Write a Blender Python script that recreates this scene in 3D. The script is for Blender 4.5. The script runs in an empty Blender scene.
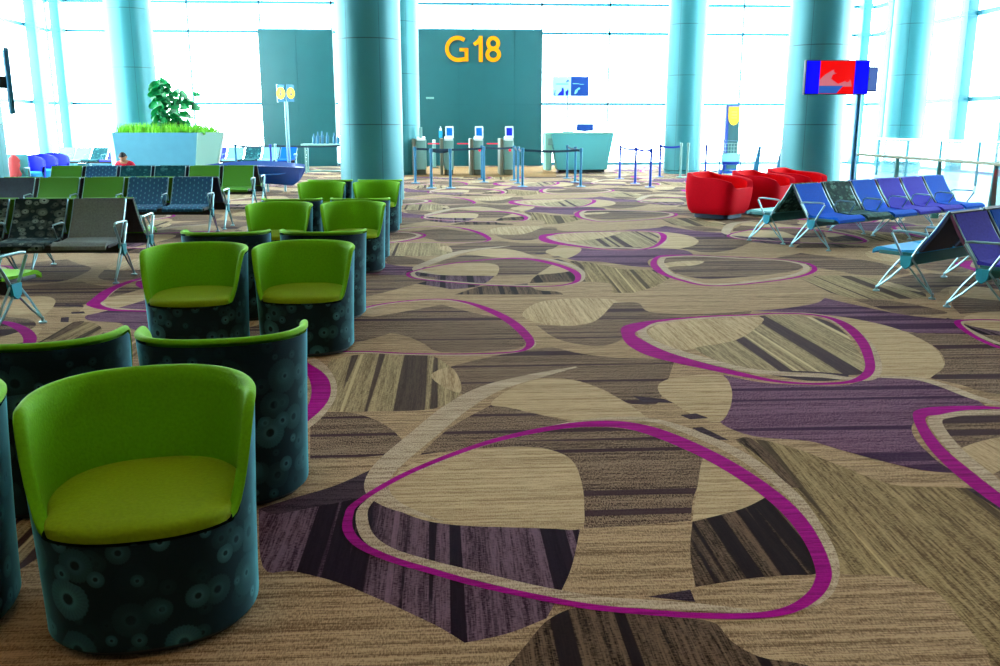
import bpy, bmesh, math, random
from mathutils import Vector, Matrix, noise
from mathutils.geometry import tessellate_polygon
random.seed(7)
PI = math.pi
R = math.radians
C = bpy.context.scene.collection
sc = bpy.context.scene

# ------------------------------------------------------------------ camera, world, light, exposure
FPX, PITCH, YAW, EYE = 905.0, R(12.88), R(3.45), 1.5
cam_data = bpy.data.cameras.new('camera')
cam_data.sensor_fit = 'HORIZONTAL'
cam_data.sensor_width = 36
cam_data.lens = 36 * FPX / 1000
cam_data.clip_end = 500
cam = bpy.data.objects.new('camera', cam_data)
C.objects.link(cam)
cam.location = (0, 0, EYE)
cam.rotation_euler = (PI / 2 - PITCH, 0, -YAW)
sc.camera = cam

world = bpy.data.worlds.new('world')
sc.world = world
world.use_nodes = True
bg = world.node_tree.nodes['Background']
bg.inputs[0].default_value = (0.83, 0.95, 1.0, 1)
bg.inputs[1].default_value = 19.0
sc.view_settings.view_transform = 'Standard'
sc.view_settings.look = 'None'
sc.view_settings.exposure = 0.0
sc.view_settings.gamma = 1.0
sc.view_settings.use_curve_mapping = False
sc.cycles.use_denoising = True
sc.cycles.max_bounces = 8
sc.cycles.diffuse_bounces = 4
sc.cycles.transparent_max_bounces = 16
sc.cycles.sample_clamp_indirect = 6.0


def ceiling_lamp_light(x, y, z, power, size=1.2, col=(1.0, 0.60, 0.20)):
    l = bpy.data.lights.new('ceiling_lamp_light', 'AREA')
    l.shape = 'DISK'
    l.size = size
    l.energy = power
    l.color = col
    o = bpy.data.objects.new('ceiling_lamp_light', l)
    C.objects.link(o)
    o.location = (x, y, z)
    return o


LAMPS = [(-5.5, -1.5), (-1.5, 0.5), (3.0, 0.5), (7.5, -1.5), (-1.5, 5.0), (3.5, 5.5)]
CEIL = 9.0
for lx, ly in LAMPS:
    ceiling_lamp_light(lx, ly, CEIL - 0.16, 50)

# ------------------------------------------------------------------ projection helpers (photo pixel -> place in the hall)
Fv = Vector((math.sin(YAW) * math.cos(PITCH), math.cos(YAW) * math.cos(PITCH), -math.sin(PITCH)))
Rv = Vector((math.cos(YAW), -math.sin(YAW), 0))
Uv = Rv.cross(Fv)


def ray(x, y):
    return Fv + Rv * ((x - 500) / FPX) + Uv * ((333 - y) / FPX)


def G(x, y, h=0.0):
    d = ray(x, y)
    return Vector((0, 0, EYE)) + d * ((h - EYE) / d.z)


def V(x, y, Y):
    d = ray(x, y)
    return Vector((0, 0, EYE)) + d * (Y / d.y)


# ------------------------------------------------------------------ materials
def new_mat(name):
    m = bpy.data.materials.new(name)
    m.use_nodes = True
    nt = m.node_tree
    return m, nt, nt.nodes['Principled BSDF']


def mat(name, col, rough=0.5, metal=0.0, sheen=0.0, sheen_tint=(1, 1, 1), emit=None, emit_s=1.0, spec=0.5, noise_amt=0.0, noise_scale=30, bump=0.0):
    m, nt, b = new_mat(name)
    b.inputs['Base Color'].default_value = (*col, 1)
    b.inputs['Roughness'].default_value = rough
    b.inputs['Metallic'].default_value = metal
    b.inputs['Specular IOR Level'].default_value = spec
    if sheen:
        b.inputs['Sheen Weight'].default_value = sheen
        b.inputs['Sheen Roughness'].default_value = 0.35
        b.inputs['Sheen Tint'].default_value = (*sheen_tint, 1)
    if emit:
        b.inputs['Emission Color'].default_value = (*emit, 1)
        b.inputs['Emission Strength'].default_value = emit_s
    if noise_amt or bump:
        tc = nt.nodes.new('ShaderNodeTexCoord')
        n = nt.nodes.new('ShaderNodeTexNoise')
        n.inputs['Scale'].default_value = noise_scale
        n.inputs['Detail'].default_value = 4
        nt.links.new(tc.outputs['Object'], n.inputs['Vector'])
        if noise_amt:
            mx = nt.nodes.new('ShaderNodeMixRGB')
            mx.blend_type = 'MULTIPLY'
            mx.inputs[0].default_value = 1
            mx.inputs[1].default_value = (*col, 1)
            r = nt.nodes.new('ShaderNodeMapRange')
            r.inputs[1].default_value = 0.25
            r.inputs[2].default_value = 0.75
            r.inputs[3].default_value = 1 - noise_amt
            r.inputs[4].default_value = 1 + noise_amt
            nt.links.new(n.outputs[0], r.inputs[0])
            nt.links.new(r.outputs[0], mx.inputs[2])
            nt.links.new(mx.outputs[0], b.inputs['Base Color'])
        if bump:
            bp = nt.nodes.new('ShaderNodeBump')
            bp.inputs['Strength'].default_value = bump
            bp.inputs['Distance'].default_value = 0.01
            nt.links.new(n.outputs[0], bp.inputs['Height'])
            nt.links.new(bp.outputs[0], b.inputs['Normal'])
    return m


def math_node(nt, op, a, b=None, c=None):
    n = nt.nodes.new('ShaderNodeMath')
    n.operation = op
    for i, v in enumerate((a, b, c)):
        if v is None:
            continue
        if isinstance(v, (int, float)):
            n.inputs[i].default_value = v
        else:
            nt.links.new(v, n.inputs[i])
    return n.outputs[0]


def ramp(nt, src, stops):
    r = nt.nodes.new('ShaderNodeValToRGB')
    e = r.color_ramp.elements
    while len(e) < len(stops):
        e.new(0.5)
    for i, (p, c) in enumerate(stops):
        e[i].position = p
        e[i].color = (*c, 1) if len(c) == 3 else c
    nt.links.new(src, r.inputs[0])
    return r.outputs[0]


def mixc(nt, fac, a, b, mode='MIX'):
    m = nt.nodes.new('ShaderNodeMixRGB')
    m.blend_type = mode
    for i, v in enumerate((fac, a, b)):
        if isinstance(v, (int, float)):
            m.inputs[i].default_value = v
        elif isinstance(v, tuple):
            m.inputs[i].default_value = (*v, 1)
        else:
            nt.links.new(v, m.inputs[i])
    return m.outputs[0]


def mapping(nt, coord='Object', scale=(1, 1, 1), rot=(0, 0, 0), loc=(0, 0, 0)):
    tc = nt.nodes.new('ShaderNodeTexCoord')
    mp = nt.nodes.new('ShaderNodeMapping')
    mp.vector_type = 'POINT'
    mp.inputs['Scale'].default_value = scale
    mp.inputs['Rotation'].default_value = rot
    mp.inputs['Location'].default_value = loc
    nt.links.new(tc.outputs[coord], mp.inputs['Vector'])
    return mp.outputs[0]


def flower_fabric(name, base, light, scale=7.0, sheen=0.6, tint=(0.2, 0.8, 1.0), uv=False):
    """dark cloth woven with pale round fringed blossoms of several sizes"""
    m, nt, b = new_mat(name)
    tc = nt.nodes.new('ShaderNodeTexCoord')
    if uv:
        flat = tc.outputs['UV']
    else:
        sp_ = nt.nodes.new('ShaderNodeSeparateXYZ')
        nt.links.new(tc.outputs['Object'], sp_.inputs[0])
        cb_ = nt.nodes.new('ShaderNodeCombineXYZ')
        nt.links.new(sp_.outputs[0], cb_.inputs[0])
        nt.links.new(math_node(nt, 'ADD', sp_.outputs[2], sp_.outputs[1]), cb_.inputs[1])
        flat = cb_.outputs[0]
    out = None
    for k, (s, r0, wgt) in enumerate(((scale, 0.46, 1.0), (scale * 1.5, 0.36, 0.8), (scale * 0.75, 0.34, 0.3))):
        off = nt.nodes.new('ShaderNodeVectorMath')
        off.operation = 'ADD'
        off.inputs[1].default_value = (3.13 * k + .3, 1.7 * k + .2, 0)
        nt.links.new(flat, off.inputs[0])
        v = nt.nodes.new('ShaderNodeTexVoronoi')
        v.voronoi_dimensions = '2D'
        v.inputs['Scale'].default_value = s
        v.inputs['Randomness'].default_value = 0.75
        nt.links.new(off.outputs[0], v.inputs['Vector'])
        sep = nt.nodes.new('ShaderNodeSeparateColor')
        nt.links.new(v.outputs['Color'], sep.inputs[0])
        df = nt.nodes.new('ShaderNodeVectorMath')
        df.operation = 'SUBTRACT'
        nt.links.new(off.outputs[0], df.inputs[0])
        nt.links.new(v.outputs['Position'], df.inputs[1])
        sx = nt.nodes.new('ShaderNodeSeparateXYZ')
        nt.links.new(df.outputs[0], sx.inputs[0])
        an = math_node(nt, 'ARCTAN2', sx.outputs[1], sx.outputs[0])
        fr = math_node(nt, 'SINE', math_node(nt, 'MULTIPLY', an, 26.0))
        rad = math_node(nt, 'MULTIPLY_ADD', sep.outputs[0], 0.26, r0 - 0.22)
        d = math_node(nt, 'MULTIPLY_ADD', fr, 0.012, v.outputs['Distance'])
        q = math_node(nt, 'DIVIDE', d, rad)
        col = ramp(nt, q, [(0.0, (0, 0, 0)), (0.22, (0.0, 0.0, 0.0)), (0.30, (1, 1, 1)), (0.55, (0.6, 0.6, 0.6)), (0.93, (0.42, 0.42, 0.42)), (1.0, (0, 0, 0))])
        g = math_node(nt, 'MULTIPLY', col, math_node(nt, 'MULTIPLY_ADD', math_node(nt, 'POWER', sep.outputs[1], 2.0), 0.95, 0.05))
        g = math_node(nt, 'MULTIPLY', g, math_node(nt, 'MULTIPLY_ADD', fr, 0.12, 0.88))
        g = math_node(nt, 'MULTIPLY', g, wgt)
        out = g if out is None else math_node(nt, 'MAXIMUM', out, g)
    c = mixc(nt, out, base, light)
    nt.links.new(c, b.inputs['Base Color'])
    b.inputs['Roughness'].default_value = 0.8
    b.inputs['Specular IOR Level'].default_value = 0.15
    b.inputs['Sheen Weight'].default_value = sheen
    b.inputs['Sheen Roughness'].default_value = 0.3
    b.inputs['Sheen Tint'].default_value = (*tint, 1)
    return m


def dash_fabric(name, base, light):
    """blue cloth with staggered short upright dashes"""
    m, nt, b = new_mat(name)
    tc = nt.nodes.new('ShaderNodeTexCoord')
    sp_ = nt.nodes.new('ShaderNodeSeparateXYZ')
    nt.links.new(tc.outputs['Object'], sp_.inputs[0])
    u = math_node(nt, 'DIVIDE', sp_.outputs[0], 0.055)
    w = math_node(nt, 'DIVIDE', math_node(nt, 'ADD', sp_.outputs[2], sp_.outputs[1]), 0.11)
    odd = math_node(nt, 'MODULO', math_node(nt, 'ABSOLUTE', math_node(nt, 'FLOOR', u)), 2.0)
    fw = math_node(nt, 'FRACT', math_node(nt, 'MULTIPLY_ADD', odd, 0.5, w))
    fu = math_node(nt, 'FRACT', u)
    a = math_node(nt, 'LESS_THAN', math_node(nt, 'ABSOLUTE', math_node(nt, 'SUBTRACT', fu, 0.5)), 0.13)
    c = math_node(nt, 'LESS_THAN', fw, 0.38)
    k = math_node(nt, 'MULTIPLY', a, c)
    nt.links.new(mixc(nt, k, base, light), b.inputs['Base Color'])
    b.inputs['Roughness'].default_value = 0.8
    return m


M = {}
M['flower'] = flower_fabric('fabric flower dark teal', (0.002, 0.015, 0.023), (0.075, 0.25, 0.27), 7.0, 1.0, uv=True)
M['flower_seat'] = flower_fabric('fabric flower bench', (0.004, 0.018, 0.024), (0.42, 0.55, 0.50), 7.0, 0.1)
M['flower_teal'] = flower_fabric('fabric flower teal bench', (0.002, 0.05, 0.065), (0.06, 0.30, 0.28), 9.0, 0.1)
M['flower_green'] = flower_fabric('fabric flower green bench', (0.002, 0.035, 0.03), (0.18, 0.46, 0.33), 9.0, 0.1)
M['lime'] = mat('lime lining cloth', (0.13, 0.40, 0.0), 0.75, sheen=0.25, sheen_tint=(0.5, 1, 0.1), spec=0.2, noise_amt=0.12, noise_scale=90, bump=0.15)
M['lime_seat'] = mat('lime seat cloth', (0.19, 0.30, 0.0), 0.8, sheen=0.2, sheen_tint=(0.7, 1, 0.1), spec=0.2, noise_amt=0.12, noise_scale=90, bump=0.15)
M['green'] = mat('green vinyl', (0.05, 0.22, 0.0), 0.6, spec=0.3)
M['grey'] = mat('grey fabric', (0.14, 0.165, 0.16), 0.8, noise_amt=0.25, noise_scale=60)
M['navygrey'] = mat('slate fabric', (0.022, 0.04, 0.06), 0.8, noise_amt=0.2)
M['dash'] = dash_fabric('blue dash fabric', (0.0, 0.065, 0.15), (0.04, 0.23, 0.34))
M['blue'] = mat('blue fabric', (0.0, 0.10, 0.62), 0.8, spec=0.12, noise_amt=0.1, noise_scale=50)
M['purple'] = mat('violet fabric', (0.055, 0.045, 0.50), 0.8, spec=0.12, noise_amt=0.15, noise_scale=50)
M['maroon'] = mat('maroon shell', (0.09, 0.006, 0.05), 0.6)
M['navy'] = mat('navy shell', (0.002, 0.012, 0.05), 0.55)
M['royal'] = mat('royal blue fabric', (0.0, 0.01, 0.55), 0.7)
M['tealpad'] = mat('pale teal seat', (0.10, 0.42, 0.45), 0.6)
M['skypad'] = mat('sky blue seat', (0.0, 0.35, 0.70), 0.6)
M['palepad'] = mat('pale fabric', (0.12, 0.32, 0.40), 0.7)
M['black'] = mat('black plastic', (0.004, 0.008, 0.012), 0.5)
M['chrome'] = mat('cast aluminium', (0.26, 0.46, 0.50), 0.3, metal=0.9)
M['cyanhub'] = mat('cyan hub casting', (0.02, 0.34, 0.45), 0.4, metal=0.3)
M['tealpan'] = mat('teal seat pan', (0.01, 0.16, 0.17), 0.5)
M['steelblue'] = mat('blue anodised post', (0.01, 0.14, 0.26), 0.4, metal=0.3)
M['royalpost'] = mat('royal blue post', (0.0, 0.03, 0.32), 0.4, metal=0.2)
M['belt'] = mat('navy belt webbing', (0.003, 0.03, 0.06), 0.7)
M['bluebelt'] = mat('blue belt webbing', (0.0, 0.02, 0.35), 0.7)
M['redfab'] = mat('red upholstery', (0.60, 0.0, 0.010), 0.75, spec=0.08, noise_amt=0.08, noise_scale=60)
M['redin'] = mat('red inner upholstery', (0.75, 0.0, 0.004), 0.75, spec=0.08, noise_amt=0.08, noise_scale=60)
M['tealwall'] = mat('teal panel', (0.0, 0.080, 0.088), 0.5, noise_amt=0.06, noise_scale=2)
M['tealline'] = mat('dark joint', (0.0, 0.075, 0.085), 0.6)
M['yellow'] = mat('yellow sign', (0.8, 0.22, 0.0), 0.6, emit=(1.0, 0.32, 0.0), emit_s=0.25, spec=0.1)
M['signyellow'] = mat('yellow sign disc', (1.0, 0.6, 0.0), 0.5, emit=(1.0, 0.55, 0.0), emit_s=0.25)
M['counter'] = mat('aqua laminate', (0.09, 0.38, 0.40), 0.4)
M['counterlite'] = mat('pale green laminate', (0.28, 0.62, 0.52), 0.4)
M['gate'] = mat('grey green gate housing', (0.20, 0.38, 0.34), 0.35, metal=0.2)
M['gatedark'] = mat('bronze gate base', (0.13, 0.13, 0.09), 0.4, metal=0.4)
M['white'] = mat('white plastic', (0.75, 0.85, 0.88), 0.4)
M['screen'] = mat('blue lit screen', (0.0, 0.02, 0.1), 0.2, emit=(0.0, 0.22, 0.85), emit_s=0.9)
M['screendk'] = mat('deep blue lit screen', (0.0, 0.0, 0.1), 0.2, emit=(0.0, 0.02, 0.75), emit_s=0.9)
M['redlit'] = mat('red lit dot', (0.5, 0, 0.02), 0.3, emit=(1.0, 0.0, 0.05), emit_s=0.8)
M['skin'] = mat('skin', (0.42, 0.20, 0.11), 0.6)
M['hair'] = mat('black hair', (0.006, 0.006, 0.008), 0.7)
M['shirt'] = mat('red shirt', (0.55, 0.0, 0.03), 0.8)
M['trouser'] = mat('dark trousers', (0.01, 0.015, 0.03), 0.8)
M['planter'] = mat('white planter', (0.08, 0.32, 0.44), 0.5, noise_amt=0.05, noise_scale=5)
M['planterlite'] = mat('planter edge', (0.20, 0.40, 0.34), 0.5)  # window light on the planter's right face put into a paler colour
M['leaf'] = mat('dark green leaf', (0.0, 0.24, 0.06), 0.35, noise_amt=0.5, noise_scale=5)
M['grass'] = mat('grass blades', (0.14, 0.50, 0.0), 0.6, noise_amt=0.4, noise_scale=4)
M['soil'] = mat('soil', (0.02, 0.03, 0.01), 0.9)
M['stem'] = mat('stem', (0.03, 0.09, 0.03), 0.7)
M['boat'] = mat('blue moulded bench', (0.002, 0.045, 0.22), 0.35)
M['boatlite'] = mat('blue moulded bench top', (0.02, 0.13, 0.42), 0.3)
M['mullion'] = mat('pale blue aluminium', (0.03, 0.20, 0.28), 0.5)
M['pillar'] = mat('pale cyan pillar', (0.025, 0.19, 0.235), 0.5)
M['ceiling'] = mat('ceiling white', (0.55, 0.62, 0.62), 0.8)
M['wall'] = mat('dull rear wall', (0.12, 0.13, 0.13), 0.8)
M['palefloor'] = mat('pale hall floor', (0.45, 0.62, 0.66), 0.25)
M['rail'] = mat('beige handrail', (0.24, 0.29, 0.19), 0.5)
M['railpost'] = mat('teal rail post', (0.04, 0.26, 0.26), 0.4)
M['tvblue'] = mat('ultramarine screen area', (0, 0, 0.2), 0.3, emit=(0.0, 0.0, 1.0), emit_s=1.0)
M['tvred'] = mat('red screen area', (0.2, 0, 0), 0.3, emit=(0.85, 0.0, 0.0), emit_s=1.0)
M['tvpink'] = mat('pink screen area', (0.2, 0.1, 0.1), 0.3, emit=(0.55, 0.12, 0.16), emit_s=1.0)
M['tvwater'] = mat('blue water on screen', (0, 0, 0.1), 0.3, emit=(0.02, 0.12, 0.45), emit_s=1.0)
M['tvdull'] = mat('violet dim screen', (0, 0, 0.1), 0.3, emit=(0.08, 0.17, 0.42), emit_s=1.0)
M['posterlite'] = mat('pale aqua poster', (0.45, 0.85, 0.85), 0.5, emit=(0.3, 0.95, 0.95), emit_s=0.5)
M['posterblue'] = mat('blue poster', (0.0, 0.05, 0.32), 0.5)
M['postertext'] = mat('poster pale print', (0.3, 0.7, 0.8), 0.5)
M['posterdark'] = mat('poster navy print', (0.0, 0.01, 0.5), 0.5)


def glass_mat(name, tint=(0.92, 0.99, 1.0), refl=1.0):
    m, nt, b = new_mat(name)
    nt.nodes.remove(b)
    out = nt.nodes['Material Output']
    tr = nt.nodes.new('ShaderNodeBsdfTransparent')
    tr.inputs[0].default_value = (*tint, 1)
    gl = nt.nodes.new('ShaderNodeBsdfGlossy')
    gl.inputs['Roughness'].default_value = 0.05
    fr = nt.nodes.new('ShaderNodeFresnel')
    fr.inputs[0].default_value = 1.45
    f = math_node(nt, 'MULTIPLY', fr.outputs[0], 0.6 * refl)
    mx = nt.nodes.new('ShaderNodeMixShader')
    nt.links.new(f, mx.inputs[0])
    nt.links.new(tr.outputs[0], mx.inputs[1])
    nt.links.new(gl.outputs[0], mx.inputs[2])
    nt.links.new(mx.outputs[0], out.inputs[0])
    return m


M['glass'] = glass_mat('window glass')
M['railglass'] = glass_mat('railing glass', (0.9, 0.98, 1.0), 0.5)


def column_mat(name, col):
    """curved metal cladding with fine dark joints"""
    m, nt, b = new_mat(name)
    tc = nt.nodes.new('ShaderNodeTexCoord')
    sep = nt.nodes.new('ShaderNodeSeparateXYZ')
    nt.links.new(tc.outputs['Object'], sep.inputs[0])
    fz = math_node(nt, 'MODULO', math_node(nt, 'ADD', sep.outputs[2], 0.01), 1.53)
    hz = math_node(nt, 'LESS_THAN', fz, 0.014)
    ang = math_node(nt, 'ARCTAN2', sep.outputs[1], sep.outputs[0])
    fa = math_node(nt, 'MODULO', math_node(nt, 'ADD', ang, 2 * PI + 0.12), PI / 3)
    va = math_node(nt, 'LESS_THAN', fa, 0.010)
    j = math_node(nt, 'MAXIMUM', hz, va)
    c = mixc(nt, j, col, tuple(v * .28 for v in col))
    nt.links.new(c, b.inputs['Base Color'])
    b.inputs['Metallic'].default_value = 0.25
    b.inputs['Roughness'].default_value = 0.42
    return m


M['column'] = column_mat('column cladding', (0.035, 0.22, 0.25))


def carpet(name, lo, hi, ang, bars=0.0, barcol=(0.02, 0.01, 0.02), pale=0.0, barscale=1.0, speck=0.5, threads=0.0, seed=0.0, thr=0.625):
    """cut-pile carpet: fine streaks along one direction, optional broad dark bars and pale threads"""
    m, nt, b = new_mat(name)

    def n(scale, detail=3, off=0.0):
        mp = mapping(nt, scale=scale, rot=(0, 0, 0), loc=(off + seed, off * 0.7, 0))
        # rotate first so that x' runs along the streaks
        rt = nt.nodes.new('ShaderNodeVectorRotate')
        rt.rotation_type = 'Z_AXIS'
        rt.inputs['Angle'].default_value = -ang
        tc = nt.nodes.new('ShaderNodeTexCoord')
        nt.links.new(tc.outputs['Object'], rt.inputs['Vector'])
        mpn = mp.node
        for l in list(nt.links):
            if l.to_node == mpn and l.to_socket.name == 'Vector':
                nt.links.remove(l)
        nt.links.new(rt.outputs[0], mpn.inputs['Vector'])
        t = nt.nodes.new('ShaderNodeTexNoise')
        t.inputs['Scale'].default_value = 1
        t.inputs['Detail'].default_value = detail
        t.inputs['Roughness'].default_value = 0.65
        nt.links.new(mp, t.inputs['Vector'])
        return t.outputs[0]
    fine = n((9, 150, 1), 3)
    mid = n((0.8, 34, 1), 3, 5.0)
    cross = n((200, 55, 1), 2, 9.0)
    a = math_node(nt, 'MULTIPLY', fine, 0.5)
    a = math_node(nt, 'MULTIPLY_ADD', mid, 0.5, a)
    a = math_node(nt, 'MULTIPLY_ADD', math_node(nt, 'SUBTRACT', cross, 0.5), speck, a)
    col = ramp(nt, a, [(0.40, lo), (0.58, hi)])
    if pale:
        pl = n((0.10, 15, 1), 1, 21.0)
        f = ramp(nt, pl, [(0.67, (0, 0, 0)), (0.69, (pale, pale, pale))])
        col = mixc(nt, f, col, tuple(min(1, v * 1.5) for v in hi))
    if threads:
        tn = n((22, 0.5, 1), 1, 33.0)
        f = ramp(nt, tn, [(0.58, (0, 0, 0)), (0.66, (threads, threads, threads))])
        col = mixc(nt, f, col, barcol)
    if bars:
        br = n((0.11, 7.0 * barscale, 1), 1.0, 13.0)
        brk = math_node(nt, 'MULTIPLY_ADD', fine, 0.05, br)
        f = ramp(nt, brk, [(thr, (0, 0, 0)), (thr + 0.012, (bars, bars, bars))])
        col = mixc(nt, f, col, barcol)
    nt.links.new(col, b.inputs['Base Color'])
    b.inputs['Roughness'].default_value = 0.95
    b.inputs['Specular IOR Level'].default_value = 0.03
    bp = nt.nodes.new('ShaderNodeBump')
    bp.inputs['Strength'].default_value = 0.15
    bp.inputs['Distance'].default_value = 0.004
    nt.links.new(math_node(nt, 'ADD', fine, cross), bp.inputs['Height'])
    nt.links.new(bp.outputs[0], b.inputs['Normal'])
    return m


BEI = ((0.13, 0.078, 0.042), (0.43, 0.29, 0.175))
BRN = ((0.030, 0.014, 0.012), (0.25, 0.165, 0.11))
DBR = ((0.008, 0.004, 0.004), (0.14, 0.085, 0.055))
PUR = ((0.035, 0.008, 0.035), (0.20, 0.10, 0.155))
X_, Y_ = 0.0, PI / 2
CM = {
    'tan': carpet('carpet tan', *BEI, X_),
    'leaf': carpet('carpet pale leaf', (0.23, 0.15, 0.08), (0.51, 0.37, 0.225), Y_, speck=0.3),
    'leafx': carpet('carpet pale leaf cross', (0.23, 0.15, 0.08), (0.51, 0.37, 0.225), X_, speck=0.3, seed=3),
    'tanbars': carpet('carpet tan with bars', (0.12, 0.08, 0.045), (0.36, 0.27, 0.15), Y_, bars=0.85, barcol=(0.03, 0.015, 0.02), pale=0.6, seed=2, thr=0.585),
    'brownx': carpet('carpet brown plaid', *BRN, Y_, threads=0.0, bars=0, pale=0.0, seed=4),
    'brownbars': carpet('carpet brown cross bars', *BRN, X_, bars=0.9, barcol=(0.03, 0.012, 0.022), pale=0.4, seed=6, speck=0.9, thr=0.60),
    'darkbars': carpet('carpet dark bars', *DBR, Y_, bars=0.95, barcol=(0.010, 0.005, 0.008), pale=0.2, seed=8, barscale=1.5, thr=0.58),
    'purpley': carpet('carpet purple lengthwise', (0.018, 0.006, 0.016), (0.15, 0.085, 0.12), Y_, bars=0.95, barcol=(0.006, 0.002, 0.008), pale=0.5, seed=12, barscale=1.5, thr=0.57),
    'purplex': carpet('carpet purple cross bars', *PUR, X_, bars=0.8, barcol=(0.02, 0.004, 0.03), seed=13, speck=0.9, thr=0.59),
    'diag': carpet('carpet diagonal streaks', (0.075, 0.045, 0.022), (0.33, 0.235, 0.12), 0.0, bars=0.8, barcol=(0.025, 0.015, 0.012), pale=0.8, seed=17, thr=0.60, barscale=1.3),
    'diag2': carpet('carpet steep diagonal streaks', (0.12, 0.085, 0.05), (0.38, 0.29, 0.17), 0.0, bars=0.9, barcol=(0.03, 0.015, 0.03), pale=0.8, seed=19, thr=0.585),
    'dark': carpet('carpet near black', (0.010, 0.005, 0.012), (0.06, 0.035, 0.05), X_, seed=23),
    'gatefloor': carpet('carpet rust strip at the gates', (0.16, 0.085, 0.03), (0.36, 0.20, 0.09), X_, bars=0.5, seed=41),
    'magenta': carpet('carpet magenta line', (0.17, 0.0, 0.10), (0.34, 0.003, 0.21), X_, speck=0.2, seed=29),
    'pale': carpet('carpet pale line', (0.22, 0.15, 0.10), (0.52, 0.40, 0.29), X_, speck=0.6, seed=31),
}


def set_carpet_angle(key, p, q):
    a = G(*p)
    b = G(*q)
    ang = math.atan2(b.y - a.y, b.x - a.x)
    for n in CM[key].node_tree.nodes:
        if n.type == 'VECTOR_ROTATE':
            n.inputs['Angle'].default_value = -ang


set_carpet_angle('diag', (841, 466), (999, 620))
set_carpet_angle('diag2', (745, 335), (785, 362))


# ------------------------------------------------------------------ mesh helpers
class MB:
    def __init__(self):
        self.bm = bmesh.new()
        self.mats = []
        self.mi = 0
        self.X = Matrix.Identity(4)

    def use(self, m):
        if m not in self.mats:
            self.mats.append(m)
        self.mi = self.mats.index(m)
        return self

    def v(self, p):
        return self.bm.verts.new(self.X @ Vector(p))

    def face(self, vs):
        try:
            f = self.bm.faces.new(vs)
            f.material_index = self.mi
            return f
        except ValueError:
            return None

    def box(self, c, s, bev=0.0, rot=None, taper=None):
        """c centre, s full size, taper = scale of the bottom face (x,y)"""
        Mx = Matrix.Translation(c)
        if rot:
            Mx = Mx @ (rot if isinstance(rot, Matrix) else Matrix.Rotation(rot[2], 4, 'Z') @ Matrix.Rotation(rot[1], 4, 'Y') @ Matrix.Rotation(rot[0], 4, 'X'))
        vs = []
        for z in (-0.5, 0.5):
            t = taper if (taper and z < 0) else (1, 1)
            for x, y in ((-0.5, -0.5), (0.5, -0.5), (0.5, 0.5), (-0.5, 0.5)):
                vs.append(self.v(Mx @ Vector((x * s[0] * t[0], y * s[1] * t[1], z * s[2]))))
        fs = [self.face([vs[i] for i in q]) for q in ((3, 2, 1, 0), (4, 5, 6, 7), (0, 1, 5, 4), (1, 2, 6, 5), (2, 3, 7, 6), (3, 0, 4, 7))]
        if bev > 0:
            es = list({e for f in fs for e in f.edges})
            r = bmesh.ops.bevel(self.bm, geom=es, offset=bev, segments=2, profile=0.6, affect='EDGES')
            for f in r['faces']:
                f.material_index = self.mi
        return self

    def tube(self, pts, rad, n=8, closed=False, caps=True, flat=1.0):
        pts = [Vector(p) for p in pts]
        rads = rad if isinstance(rad, (list, tuple)) else [rad] * len(pts)
        rings = []
        N = len(pts)
        up = Vector((0, 0, 1))
        for i, p in enumerate(pts):
            a = pts[(i - 1) % N] if (closed or i > 0) else p
            b = pts[(i + 1) % N] if (closed or i < N - 1) else p
            t = (b - a).normalized()
            u = up if abs(t.dot(up)) < 0.95 else Vector((0, 1, 0))
            s = t.cross(u).normalized()
            w = s.cross(t).normalized()
            rings.append([self.v(p + (s * math.cos(2 * PI * k / n) * flat + w * math.sin(2 * PI * k / n)) * rads[i]) for k in range(n)])
        for i in range(N if closed else N - 1):
            A, B = rings[i], rings[(i + 1) % N]
            for k in range(n):
                self.face([A[k], A[(k + 1) % n], B[(k + 1) % n], B[k]])
        if caps and not closed:
            self.face(list(reversed(rings[0])))
            self.face(rings[-1])
        return self

    def lathe(self, prof, n=32, c=(0, 0, 0), capb=True, capt=True):
        rings = []
        for r, z in prof:
            rings.append([self.v((c[0] + r * math.cos(2 * PI * k / n), c[1] + r * math.sin(2 * PI * k / n), c[2] + z)) for k in range(n)])
        for A, B in zip(rings, rings[1:]):
            for k in range(n):
                self.face([A[k], A[(k + 1) % n], B[(k + 1) % n], B[k]])
        if capb:
            self.face(list(reversed(rings[0])))
        if capt:
            self.face(rings[-1])
        return self

    def prism(self, outline, axis, t0, t1):
        """extrude a 2D outline along an axis: outline points are (u, w)"""
        def P(u, w, t):
            return {'x': (t, u, w), 'y': (u, t, w), 'z': (u, w, t)}[axis]
        A = [self.v(P(u, w, t0)) for u, w in outline]
        B = [self.v(P(u, w, t1)) for u, w in outline]
        n = len(A)
        for k in range(n):
            self.face([A[k], A[(k + 1) % n], B[(k + 1) % n], B[k]])
        self.face(list(reversed(A)))
        self.face(B)
        return self

    def grid(self, rows, closed=False):
        vr = [[self.v(p) for p in r] for r in rows]
        for A, B in zip(vr, vr[1:]):
            n = len(A)
            for k in range(n if closed else n - 1):
                self.face([A[k], A[(k + 1) % n], B[(k + 1) % n], B[k]])
        return vr

    def build(self, name, m=None, parent=None, smooth=True, recalc=True, angle=38):
        if m is not None and not self.mats:
            self.mats = [m]
        if recalc:
            bmesh.ops.recalc_face_normals(self.bm, faces=self.bm.faces)
        if smooth:
            lim = R(angle)
            for f in self.bm.faces:
                f.smooth = True
            for e in self.bm.edges:
                if len(e.link_faces) == 2:
                    e.smooth = e.calc_face_angle(0) < lim
                else:
                    e.smooth = False
        me = bpy.data.meshes.new(name)
        self.bm.to_mesh(me)
        self.bm.free()
        for x in self.mats:
            me.materials.append(x)
        o = bpy.data.objects.new(name, me)
        C.objects.link(o)
        if parent:
            o.parent = parent
        return o


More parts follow.
